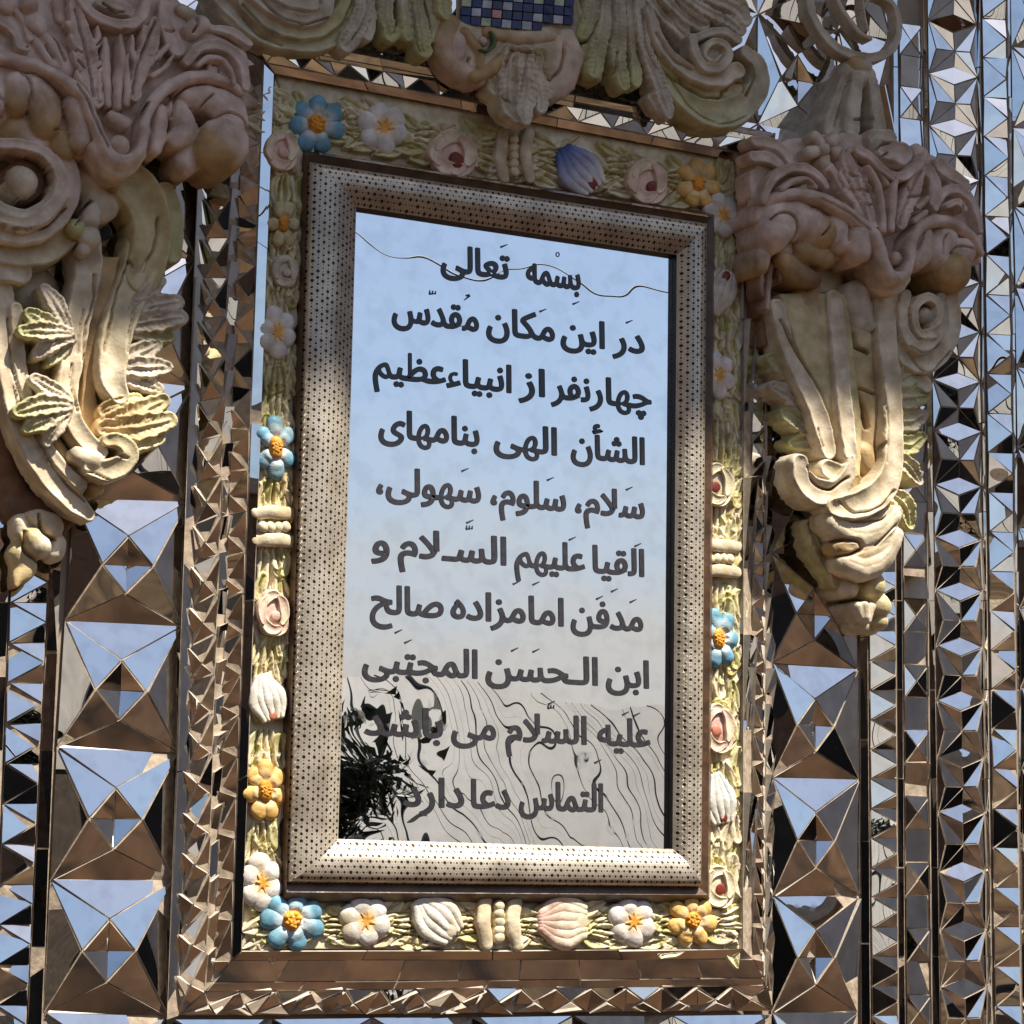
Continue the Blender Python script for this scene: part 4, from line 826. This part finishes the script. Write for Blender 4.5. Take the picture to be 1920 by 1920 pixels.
lb('knob_leaf', [st(Y, '700,600,38 820,560,70 920,510,42', [106, 114, 102], .6, 4, 4), st(Y, '700,640,38 840,640,74 970,640,46', [108, 118, 102], .6, 4, 4), st(Y, '700,690,38 820,720,62 930,770,36', [106, 112, 100], .6, 4, 4)])
lb('knob_leaf', [st(Y, '600,980,54 760,930,86 950,840,54', [116, 128, 116], .6, 3, 8), st(Y, '600,1000,54 800,990,92 990,950,58', [120, 134, 118], .6, 3, 8), st(Y, '640,1030,46 780,1070,70 930,1060,44', [118, 128, 114], .6, 8, 8), st(Y, '600,900,44 690,860,56 800,820,36', [112, 120, 110], .6, 3, 8)])
lb('curl', [st(Y, '540,1230,60 640,1240,74 740,1190,66 760,1120,56 700,1070,50 630,1065,44', [136, 142, 148, 150, 148, 142], .7, 6, 8), st(Y, '470,1150,60 560,1180,66', 138, .6, 6, 6), gr(Y, '620,1110 680,1150 740,1170', 6, 8, 144), gr(Y, '470,1250 560,1260 640,1300', 5, 6, 138)])
lb('fluting', [st(Y, '320,1060,34 380,1150,36 440,1240,34', 96, .6, 3, 6), st(Y, '570,1340,54', 104, .8, 3)], thick=.05)
lb('fluting', [st(Y, '380,990,20 440,1080,24 500,1180,22', 88, .5, 7, 7)])
# volute and shell
lb('volute', [st(Z, '-80,1560,60 80,1620,70 260,1600,80 400,1500,84 480,1370,80 500,1220,76 450,1080,70', 140, .5, 0, 1), st(Z, '-60,1460,50 60,1520,52 200,1540,56 330,1470,60 420,1350,60 430,1220,56 380,1110,50 280,1030,46 120,990,44 -60,990,44', 158, .7, 0, 1),
              st(Z, '-60,1360,40 40,1440,40 190,1475,40 330,1400,40 390,1280,36', 146, .7, 4, 4), st(Z, '180,1240,150', 128, .3, 7), st(Z, '170,1240,112', 150, .5, 0), gr(Z, '0,1250 60,1370 190,1400 330,1320', 9, 8, 150, 7),
              gr(Z, '-20,1550 150,1590 330,1560 470,1430', 6, 8, 145), gr(Z, '-20,1700 150,1790 330,1800', 6, 8, 120)], thick=.08)
lb('scroll_cheek', [st(Z, '-80,1700,90 120,1740,110 330,1720,110 480,1620,90', 118, .5, 0, 8), st(Z, '-80,1850,80 150,1880,90', 112, .5, 0, 0)])
lb('neck', [st(Z, '850,1180,170 980,1320,180 1050,1480,170 1060,1700,160 1000,1900,150', [120, 116, 110, 104, 98], .5, 8, 8), st(Z, '620,1220,130 720,1400,130', 112, .4, 0, 0), st(Z, '1150,1330,90 1210,1500,80 1200,1750,80', 92, .5, 8, 2), gr(Z, '900,1530 850,1600 870,1740 930,1830', 12, 14, 110, 7), gr(Z, '1100,1500 1080,1700 1000,1860', 8, 8, 100)], thick=.08)
lb('leaf', [st(Z, '650,1420,70 640,1500,80', 132, .6, 4, 4), st(Z, '540,1570,80', 136, .6, 2), st(Z, '640,1640,90', 136, .6, 4), st(Z, '590,1720,60', 130, .6, 4), st(Z, '800,1290,44', 124, .8, 3), gr(Z, '580,1500 520,1560', 5, 6, 132), gr(Z, '560,1480 600,1420 700,1340', 10, 16, 130, 7)])
lb('shell', [st(Z, '-60,700,180 60,640,150', 158, .5, 1, 1), st(Z, '250,600,120 330,700,130 330,840,110', 170, .6, 1, 3), st(Z, '140,560,90 130,700,80', 174, .6, 1, 3), st(Z, '540,700,80 590,850,80 590,960,76', 178, .7, 1, 1), st(Z, '420,950,90 480,1040,60', 150, .5, 3, 3), st(Z, '120,880,120 260,960,100', 150, .5, 3, 1), st(Z, '-10,720,60', 182, .7, 1),
             gr(Z, '150,490 210,540 225,620 215,720', 6, 10, 172), gr(Z, '330,520 430,640 465,760', 8, 14, 168), gr(Z, '460,780 440,860 380,900', 6, 8, 160, 3), gr(Z, '-40,600 30,680 30,780', 7, 12, 172)], thick=.09)
lb('shell', [st(Z, '1300,620,110 1450,640,120 1600,720,130 1640,830,110', 160, .5, 1, 1), st(Z, '1240,760,90 1300,880,100 1220,960,60', 164, .5, 1, 1), st(Z, '1120,760,56 1110,900,66 1090,1020,50', 170, .6, 1, 1), st(Z, '1600,960,190 1560,1000,190', 186, .6, 1, 3), st(Z, '1380,1000,130 1300,1120,90', 150, .5, 3, 1),
             gr(Z, '1200,800 1220,680 1300,600 1420,570 1560,590 1660,640', 8, 12, 165), gr(Z, '1370,840 1400,740 1480,650', 6, 9, 165), gr(Z, '1500,800 1580,765 1680,790 1740,870', 6, 10, 172), gr(Z, '1105,680 1065,800 1060,920', 6, 9, 165)], thick=.09)
lb('curling_rim', [st(Z, '-60,390,46 60,395,46 200,420,46 340,480,48 480,560,52 590,660,52 650,800,46 710,950,48 770,1060,56 860,1110,60 950,1060,56 1000,950,48 1020,800,44 1080,680,46 1180,590,48 1310,530,48 1450,520,48 1580,560,44 1680,630,40', [150, 160, 170, 180, 188, 190, 192, 196, 200, 202, 200, 194, 188, 184, 180, 176, 172, 168, 160], .8, 1, 1, 6),
                   st(Z, '660,1010,50 740,1120,60 830,1190,50 900,1150,60 980,1060,50', 186, .7, 1, 0), gr(Z, '540,580 620,720 690,900 740,1020', 6, 9, 190), gr(Z, '700,740 760,900 860,1060 940,980 960,850 1040,700', 9, 15, 192, 7)], thick=.09)
lb('fan_leaf', [st(Z, '680,700,50 650,560,70 620,400,80 580,240,70 540,100,56 510,-30,40', 172, .4, 1, 1), st(Z, '600,600,20 560,540,26 530,480,10', 168, .6, 1), st(Z, '590,500,22 540,420,28 500,350,10', 168, .6, 1), st(Z, '570,380,22 520,300,28 480,230,10', 168, .6, 1), st(Z, '540,250,22 490,180,28 450,140,10', 168, .6, 1), st(Z, '700,480,24 730,400,24 720,330,8', 168, .6, 1), st(Z, '650,340,28 690,260,30 670,160,8', 170, .6, 1),
                gr(Z, '650,660 640,520 600,330 530,60', 7, 10, 172), gr(Z, '500,320 580,360', 6, 9, 170), gr(Z, '540,410 600,470', 6, 9, 170), gr(Z, '690,470 730,420', 5, 8, 170), gr(Z, '670,310 720,250', 5, 8, 170)])
lb('fan_leaf', [st(Z, '940,660,50 970,520,60 1020,380,66 1060,250,60 1080,130,30', 176, .4, 1, 1), st(Z, '930,420,20 920,330,24 920,220,8', 172, .6, 1), st(Z, '1080,420,26 1150,330,26 1180,300,8', 168, .6, 1), st(Z, '1060,520,24 1150,460,24 1220,360,10', 166, .6, 1), st(Z, '990,260,26 1000,180,20', 172, .6, 1), gr(Z, '925,640 950,480 1010,320 1080,140', 7, 10, 176), gr(Z, '990,620 1040,500 1110,400', 6, 9, 174), gr(Z, '960,260 975,220', 5, 8, 174)])
for q, h in (('760,720,34 745,550,38 740,380,36 730,260,20', 170), ('820,740,30 830,560,34 850,400,34 840,240,18', 180), ('880,720,30 890,600,32 880,440,24 885,370,10', 178), ('700,690,24 690,600,24', 172)): lb('fan_stem', [st(Z, q, h, .8, 1)])
lb('fan_stem', [st(Z, '480,470,60 420,360,60 340,260,50 300,220,40', 156, .6, 1, 1), st(Z, '380,440,40 300,340,36 240,250,24', 150, .6, 1), gr(Z, '450,420 400,290 340,200', 7, 10, 156), gr(Z, '370,400 320,310', 6, 8, 150)])
lb('bead', [st(Z, '850,990,78', 196, .8, 1), st(Z, '790,800,50 880,840,50', 176, .6, 1, 1)])
lb('curl', [st(Z, '1300,420,40 1380,330,46 1500,300,48 1620,350,46 1690,460,42 1710,600,36', 166, .8, 1, 1), st(Z, '1370,450,26 1450,395,28 1540,410,28 1600,480,26 1620,570,24', 172, .8, 1, 1), st(Z, '1480,480,50 1560,520,40', 158, .5, 1), gr(Z, '1340,450 1430,360 1560,365 1660,470', 7, 10, 168), gr(Z, '1480,430 1530,450 1530,500', 7, 12, 165)])
lb('curl', [st(Z, '1230,330,70 1180,230,70 1150,130,60 1160,20,60', 162, .6, 1, 1), st(Z, '1340,200,70 1420,150,60', 158, .6, 1, 1), st(Z, '1470,190,24 1600,210,36 1680,260,40 1740,300,26', 150, .7, 4, 1), st(Z, '1270,60,50 1330,90,50', 150, .6, 4, 4), gr(Z, '1250,180 1200,210 1150,200', 7, 11, 160), gr(Z, '1600,270 1680,300 1700,340', 6, 9, 150), gr(Z, '1340,220 1370,170 1370,120', 7, 12, 156)])
lb('scroll_wave', [st(Z, '560,-20,40 620,60,40 700,120,40 780,150,42 870,165,44 960,140,44 1010,70,40 1030,-20,36', 178, .8, 1, 1), st(Z, '700,10,40 820,40,50 900,70,50', 160, .5, 4, 1), gr(Z, '720,20 800,70 860,80', 7, 12, 160, 7), gr(Z, '850,200 930,215 1000,160', 6, 8, 172)])
lb('bead', [st(Z, '220,15,66', 170, .8, 1), st(Z, '250,130,80 290,190,60', 160, .5, 1, 1), st(Z, '60,0,90', 156, .5, 1), st(Z, '420,20,60 430,120,50', 150, .5, 1, 1)])
lb('curl', [st(Z, '-60,140,30 20,150,36 90,210,38 130,300,36 200,330,30', 160, .8, 1, 1), st(Z, '-40,260,60', 150, .5, 1), st(Z, '120,60,30 190,160,36 210,260,30', 150, .6, 1, 1), gr(Z, '0,180 70,240 120,340', 6, 9, 158), gr(Z, '150,180 180,260 190,330', 6, 9, 152)])
lb('ground', [po(Z, '-100,-100 1150,-100 1450,200 1720,350 1740,640 1500,700 1100,900 850,1150 500,1100 -100,900', 138, 50, .5, 1)], .02, None, .004)
# ---------------------------------------------------------------- right bracket
RBR = thing('carved_bracket', 'smaller rose-brown carved bracket with shell top and scrolled cream foot at the right', 'bracket', tuple(P(1630, 1170, .05)))
rb = lambda n, prims, back=.02, thick=.05, grid=.0024: relief(n, prims, RBR, back, grid, thick=thick, flute=FLT.get(n, 0)*(n not in PRF), kk=1.6, prof=PRF.get(n, 0))
rb('ground', [po(Cc, '120,960 350,880 700,840 1000,880 1300,1000 1480,1140 1590,1350 1590,1700 1300,1750 1100,1700 900,1750 600,1650 300,1640 130,1500', 128, 60, .5, 1)], .0, None, .004)
rb('back_board', [st(D, '400,60,230 430,400,200 560,800,190 620,1200,120 660,1500,110 690,1750,90', [70, 70, 66, 60, 50, 40], .3, 0, 0), st(D, '860,200,150 820,700,110 850,1000,80', 50, .4, 2, 2)], .0, None)
rb('front_panel', [po(D, '220,130 560,130 600,450 640,800 620,1150 560,1000 440,650 300,400', [100, 100, 110, 118, 120, 118, 110, 104], 40, .3, 8), st(D, '380,160,90 420,250,60', 104, .4, 3, 8)])
rb('side_web', [st(D, '640,250,80 650,400,90 650,560,90 690,760,90 680,920,70', 112, .5, 8, 3), gr(D, '590,330 610,400 660,430', 10, 14, 112, 7), gr(D, '600,620 640,720 660,800', 12, 16, 112, 7), gr(D, '600,600 700,640', 7, 9, 112)], thick=.06)
rb('stem', [st(D, '215,200,50 260,380,50 330,540,56 400,680,60 450,820,60 470,920,50', [104, 110, 118, 126, 132, 134], .7, 0, 0), st(D, '500,160,56 520,350,54 540,560,52 560,760,52 580,930,46', [112, 120, 128, 136, 140], .7, 0, 0), gr(D, '250,260 330,450 430,640 480,800 490,950', 7, 9, 118, 7), gr(D, '420,810 440,900', 6, 7, 130)])
rb('cup_scroll', [st(D, '330,980,56 350,1060,70 420,1120,80 510,1120,66 570,1040,44 585,960,26', 146, .7, 4, 6), st(D, '470,1010,56 540,1040,56', 138, .5, 6, 8), gr(D, '370,1000 400,1070 480,1110 570,1050', 7, 10, 146, 7)])
rb('stem', [st(D, '700,-20,90 760,120,84 760,280,70 770,420,66 790,560,62 800,720,60 800,880,64 790,1020,72 740,1120,84 650,1180,84 560,1200,70 500,1200,50', [112, 120, 126, 132, 136, 142, 148, 154, 158, 160, 158, 150], .65, 0, 6), gr(D, '720,200 720,400 740,600 760,800 740,980', 6, 7, 135), gr(D, '760,880 720,980 650,1050', 9, 12, 150, 7), gr(D, '520,1170 600,1230 720,1200 790,1120', 6, 8, 150)])
rb('cup_scroll', [st(D, '560,1180,36 600,1130,34 610,1060,30', 132, .7, 8, 3), st(D, '660,930,70 700,1020,50', 120, .5, 3, 3)])
rb('foot', [st(D, '500,1270,60 600,1330,84 720,1320,90 800,1240,60', 146, .5, 6, 0), st(D, '540,1390,60 640,1420,80 760,1380,70', 138, .4, 3, 6), st(D, '570,1470,60 660,1500,72 760,1450,60 820,1340,40', 140, .5, 0, 0), gr(D, '500,1370 580,1365 625,1385 625,1420 520,1450', 9, 12, 142, 7), gr(D, '700,1390 800,1290', 6, 9, 140, 3), gr(D, '480,1220 600,1270 740,1260 800,1180', 7, 9, 144)])
rb('bud_pendant', [st(D, '590,1600,62', 104, .7, 0), st(D, '720,1590,74', 116, .7, 8), st(D, '750,1690,66', 108, .7, 8), st(D, '740,1770,52', 96, .7, 8), st(D, '650,1790,50', 84, .6, 0), st(D, '620,1700,30 640,1750,24', 112, .8, 4), st(D, '655,1690,24 660,1750,20', 116, .8, 0), st(D, '690,1700,24 670,1770,18', 110, .8, 4), gr(D, '540,1660 620,1660 700,1670', 7, 10, 110, 7)], thick=None)
rb('leaf', [st(D, '350,600,30 260,520,52 185,460,34', [92, 98, 88], .6, 4, 2), st(D, '380,720,30 280,640,54 200,600,34', [94, 102, 90], .6, 4, 4), st(D, '430,840,32 330,770,58 250,730,36', [98, 106, 92], .6, 4, 2), st(D, '460,910,32 370,870,54 290,880,30', [96, 102, 90], .6, 4, 2), st(D, '300,470,28 250,400,44 230,330,28', [90, 94, 86], .6, 4, 4)])
rb('leaf', [st(D, '380,1290,34 430,1390,56 480,1520,34', [84, 94, 86], .6, 8, 2), st(D, '440,1300,34 490,1400,50 510,1580,30', [90, 98, 88], .6, 8, 8)])
rb('leaf', [st(D, '790,600,36 870,540,66 950,480,40', [104, 114, 100], .6, 4, 2), st(D, '790,660,36 880,650,68 960,640,40', [106, 116, 100], .6, 4, 2), st(D, '790,770,36 880,770,62 945,740,34', [104, 110, 98], .6, 2, 4), st(D, '800,870,36 880,890,58 940,850,32', [102, 108, 96], .6, 2, 2), st(D, '800,950,36 880,1000,58 925,1070,30', [104, 110, 96], .6, 2, 4), st(D, '780,1130,42 860,1190,64 880,1290,34', [118, 126, 112], .6, 8, 2)])
rb('leaf', [st(D, '640,140,84 660,260,76', 122, .6, 4, 4), st(D, '700,300,40', 118, .6, 2), gr(D, '590,330 660,350 720,300', 7, 11, 118, 7)])
rb('volute', [st(D, '830,80,40 870,0,44 960,-20,46 1050,60,52 1090,180,56 1090,310,56 1040,430,54 950,490,50 860,460,46 810,380,36', 118, .6, 0, 0), st(D, '1040,160,40 1040,270,44 1000,370,44 920,400,40 860,340,36 840,240,34 860,140,34', 130, .7, 4, 0),
              st(D, '960,250,110', 104, .3, 7), st(D, '1000,330,30 930,330,26 900,260,24 915,180,26 975,150,28 1020,190,28 1020,260,24 985,300,16', 134, .8, 0, 0), st(D, '965,240,44', 124, .6, 4), gr(D, '1050,130 1070,260 1040,360 960,430 870,400', 6, 8, 124), gr(D, '860,430 960,530 1080,420', 4, 5, 114)], thick=.07)
rb('volute', [st(D, '830,480,56 900,540,60 960,590,44', 104, .6, 2, 0)])
rb('shell', [st(Cc, '420,1380,150 300,1400,150', 166, .4, 1, 1), st(Cc, '300,1490,116', 184, .7, 1), st(Cc, '540,1430,120 600,1470,110', 174, .6, 1, 3), st(Cc, '700,1440,100 700,1540,80', 168, .5, 1, 1), st(Cc, '830,1500,80 840,1600,84', 186, .7, 1, 1), st(Cc, '480,1580,100 600,1640,80', 148, .5, 3, 3), st(Cc, '200,1620,60 180,1720,44', 150, .5, 1, 3), st(Cc, '330,1660,60 420,1740,80 520,1790,60', 136, .5, 3, 7),
             gr(Cc, '240,1410 300,1360 380,1380 415,1460 400,1560', 7, 11, 172), gr(Cc, '540,1340 600,1400 600,1460 560,1510', 6, 9, 172), gr(Cc, '600,1280 700,1370 740,1460 730,1540', 7, 10, 170)], thick=.09)
rb('shell', [st(Cc, '1230,1500,80 1220,1620,80 1180,1680,50', 170, .5, 1, 1), st(Cc, '1380,1520,110 1330,1620,100', 166, .5, 1, 1), st(Cc, '1500,1600,90', 168, .5, 1), st(Cc, '1460,1720,140', 180, .7, 3), gr(Cc, '1370,1500 1340,1560 1340,1640', 5, 8, 168), gr(Cc, '1400,1620 1460,1575 1560,1600', 6, 9, 172), gr(Cc, '1220,1480 1180,1600', 5, 8, 170)], thick=.09)
rb('curling_rim', [st(Cc, '150,1400,34 190,1320,40 280,1260,42 400,1240,44 540,1260,46 680,1320,50 800,1410,52 900,1490,50 950,1590,46 980,1700,46 1040,1780,48 1110,1740,46 1140,1630,44 1160,1520,42 1230,1440,42 1330,1410,44 1440,1440,44 1540,1520,40 1590,1620,30', [150, 158, 166, 174, 180, 184, 186, 190, 194, 198, 200, 198, 192, 186, 180, 176, 170, 162, 150], .8, 1, 1, 6),
                   gr(Cc, '990,1520 1005,1640 1050,1740 1100,1640 1120,1520 1180,1440', 7, 12, 190, 7), gr(Cc, '560,1270 720,1360 860,1480', 5, 6, 184), st(Cc, '1050,1650,44', 190, .7, 1), st(Cc, '980,1800,40 1040,1850,44 1110,1790,34', 178, .6, 1, 0)], thick=.09)
rb('curl', [st(Cc, '190,1290,30 220,1190,34 290,1110,38 390,1070,38 490,1090,36 560,1150,32 590,1200,24', 168, .8, 1, 1), st(Cc, '300,1210,24 380,1160,26 460,1150,26 520,1200,22', 172, .8, 1, 1), st(Cc, '440,1210,50', 160, .5, 1), gr(Cc, '240,1230 320,1140 430,1110 540,1160', 6, 9, 170), gr(Cc, '400,1190 450,1170 490,1190', 7, 12, 168)])
rb('curl', [st(Cc, '1290,1330,30 1340,1240,34 1420,1210,36 1510,1260,34 1560,1370,30 1580,1480,26', 160, .8, 1, 1), st(Cc, '1370,1320,24 1430,1290,26 1480,1340,24', 166, .8, 1, 1), st(Cc, '1330,1060,60 1400,1130,60 1480,1180,50', 150, .6, 1, 1), st(Cc, '1240,1080,50 1290,1170,50 1270,1290,40', 158, .6, 1, 1), gr(Cc, '1360,1280 1440,1250 1520,1330', 6, 9, 160), gr(Cc, '1460,1320 1470,1400', 6, 9, 162), gr(Cc, '1350,1130 1420,1170 1500,1230', 6, 9, 152)])
rb('fan_leaf', [st(Cc, '900,1420,46 860,1280,66 790,1140,74 730,1020,60 740,960,30', 176, .4, 1, 1), st(Cc, '720,1200,24 680,1120,26', 172, .6, 1), st(Cc, '760,1290,24 700,1230,24', 172, .6, 1), gr(Cc, '930,1440 900,1280 830,1120 760,980', 7, 10, 178), gr(Cc, '740,1110 800,1130', 6, 9, 176), gr(Cc, '790,1210 860,1220', 6, 9, 176), gr(Cc, '830,1300 890,1310', 6, 9, 176)])
rb('fan_leaf', [st(Cc, '1070,1440,44 1110,1320,56 1160,1200,60 1200,1090,30', 178, .4, 1, 1), st(Cc, '1180,1330,24 1240,1270,20', 172, .6, 1), st(Cc, '1160,1420,24 1230,1360,22', 170, .6, 1), gr(Cc, '1060,1440 1120,1290 1200,1100', 7, 10, 178), gr(Cc, '1120,1260 1190,1260', 6, 9, 176), gr(Cc, '1090,1160 1120,1220', 6, 9, 176)])
for q, h in (('960,1480,28 950,1330,32 920,1180,30 860,1070,24', 180), ('1010,1470,28 1020,1330,34 1030,1200,34 1040,1140,20', 184), ('850,1000,30 930,1100,28 980,1180,24', 176)): rb('fan_stem', [st(Cc, q, h, .8, 1)])
rb('fan_stem', [st(Cc, '620,1080,50 700,1200,54 790,1330,54 860,1420,44', 166, .6, 1, 1), gr(Cc, '610,1110 690,1240 770,1330', 7, 9, 168)])
rb('scroll_wave', [st(Cc, '800,960,40 880,1010,36 950,1080,34 1030,1130,36 1110,1120,34 1180,1060,32 1220,1000,26', 184, .8, 1, 1), st(Cc, '960,950,70 1080,980,90', 166, .5, 4, 1), st(Cc, '1180,960,50 1220,980,40', 158, .5, 1, 1), gr(Cc, '920,960 960,920 1010,910', 7, 10, 172), gr(Cc, '940,1010 1000,970', 6, 9, 172), st(Cc, '900,880,60 1000,880,60', 150, .5, 4)])
f_ = rb('rosette', [st(Cc, '590,950,48', 176, .8, 4)])
for an in range(0, 360, 72):
    ca, sa = math.cos(math.radians(an+20)), math.sin(math.radians(an+20)); rb('rosette_petal', [st(Cc, f'{590+ca*60},{950+sa*55},40 {590+ca*105},{950+sa*90},48', 166, .6, 1, 4)])
rb('curl', [st(Cc, '130,900,40 250,920,44 330,980,40 360,1040,30', 140, .6, 1, 1), st(Cc, '120,1000,40 220,1010,44 290,1060,34', 146, .6, 1, 1), gr(Cc, '180,950 280,990 340,1050', 6, 9, 144), st(Cc, '130,1120,44 130,1250,40', 130, .5, 1)])
rb('plaster_drips', [st(Cc, '170,1650,30 170,1780,26 175,1900,20', 120, .6, 1, 7), st(Cc, '230,1700,30 215,1850,24 210,1980,16', 114, .6, 7, 1), st(D, '150,100,30 150,250,30 150,380,24', 70, .5, 3, 7), st(D, '110,80,24 110,240,20', 74, .6, 1, 7), st(Cc, '290,1700,30 290,1800,20', 116, .6, 7, 7)])
# finial stem and ring over the right bracket
FN = thing('ring_finial', 'carved stem carrying a thin curled ring above the right bracket', 'finial', tuple(P(1610, 240, .05)))
fn = lambda n, prims, back=.02, thick=.03: relief(n, prims, FN, back, .0022, thick=thick, prof=PRF.get(n, 0), kk=1.2)
fn('ring', [st(Cc, '470,-60,34 500,80,34 560,200,34 660,300,36 780,355,38 900,365,36 1000,320,32 1050,220,28 1055,110,26 1010,20,22 930,-30,20 860,-10,16 825,50,13', [90, 95, 100, 105, 108, 108, 106, 102, 98, 96, 94, 92, 92], .8, 4, 4, 6)])
fn('ring_tendril', [st(Cc, '640,-60,22 680,40,24 740,130,24 810,215,22 870,245,18', [88, 92, 96, 98, 98], .8, 4, 4), st(Cc, '820,-40,12 825,60,12 850,190,12', 90, .8, 4, 4)])
fn('neck', [st(Cc, '790,400,60 850,410,56', 112, .7, 3, 4), st(Cc, '760,470,90 860,480,80', 106, .6, 4, 4)])
fn('fluted_base', [st(Cc, '720,500,50 680,640,56 620,830,70', 104, .6, 4, 4), st(Cc, '790,490,50 770,640,60 750,820,70', 116, .6, 4, 4), st(Cc, '890,520,46 910,660,50 940,860,64', 110, .6, 4, 4), gr(Cc, '740,520 700,660 660,800', 6, 9, 112), gr(Cc, '840,480 830,560 860,620 860,700 900,760', 9, 16, 114), gr(Cc, '780,760 900,770', 8, 14, 116)], .0, None)
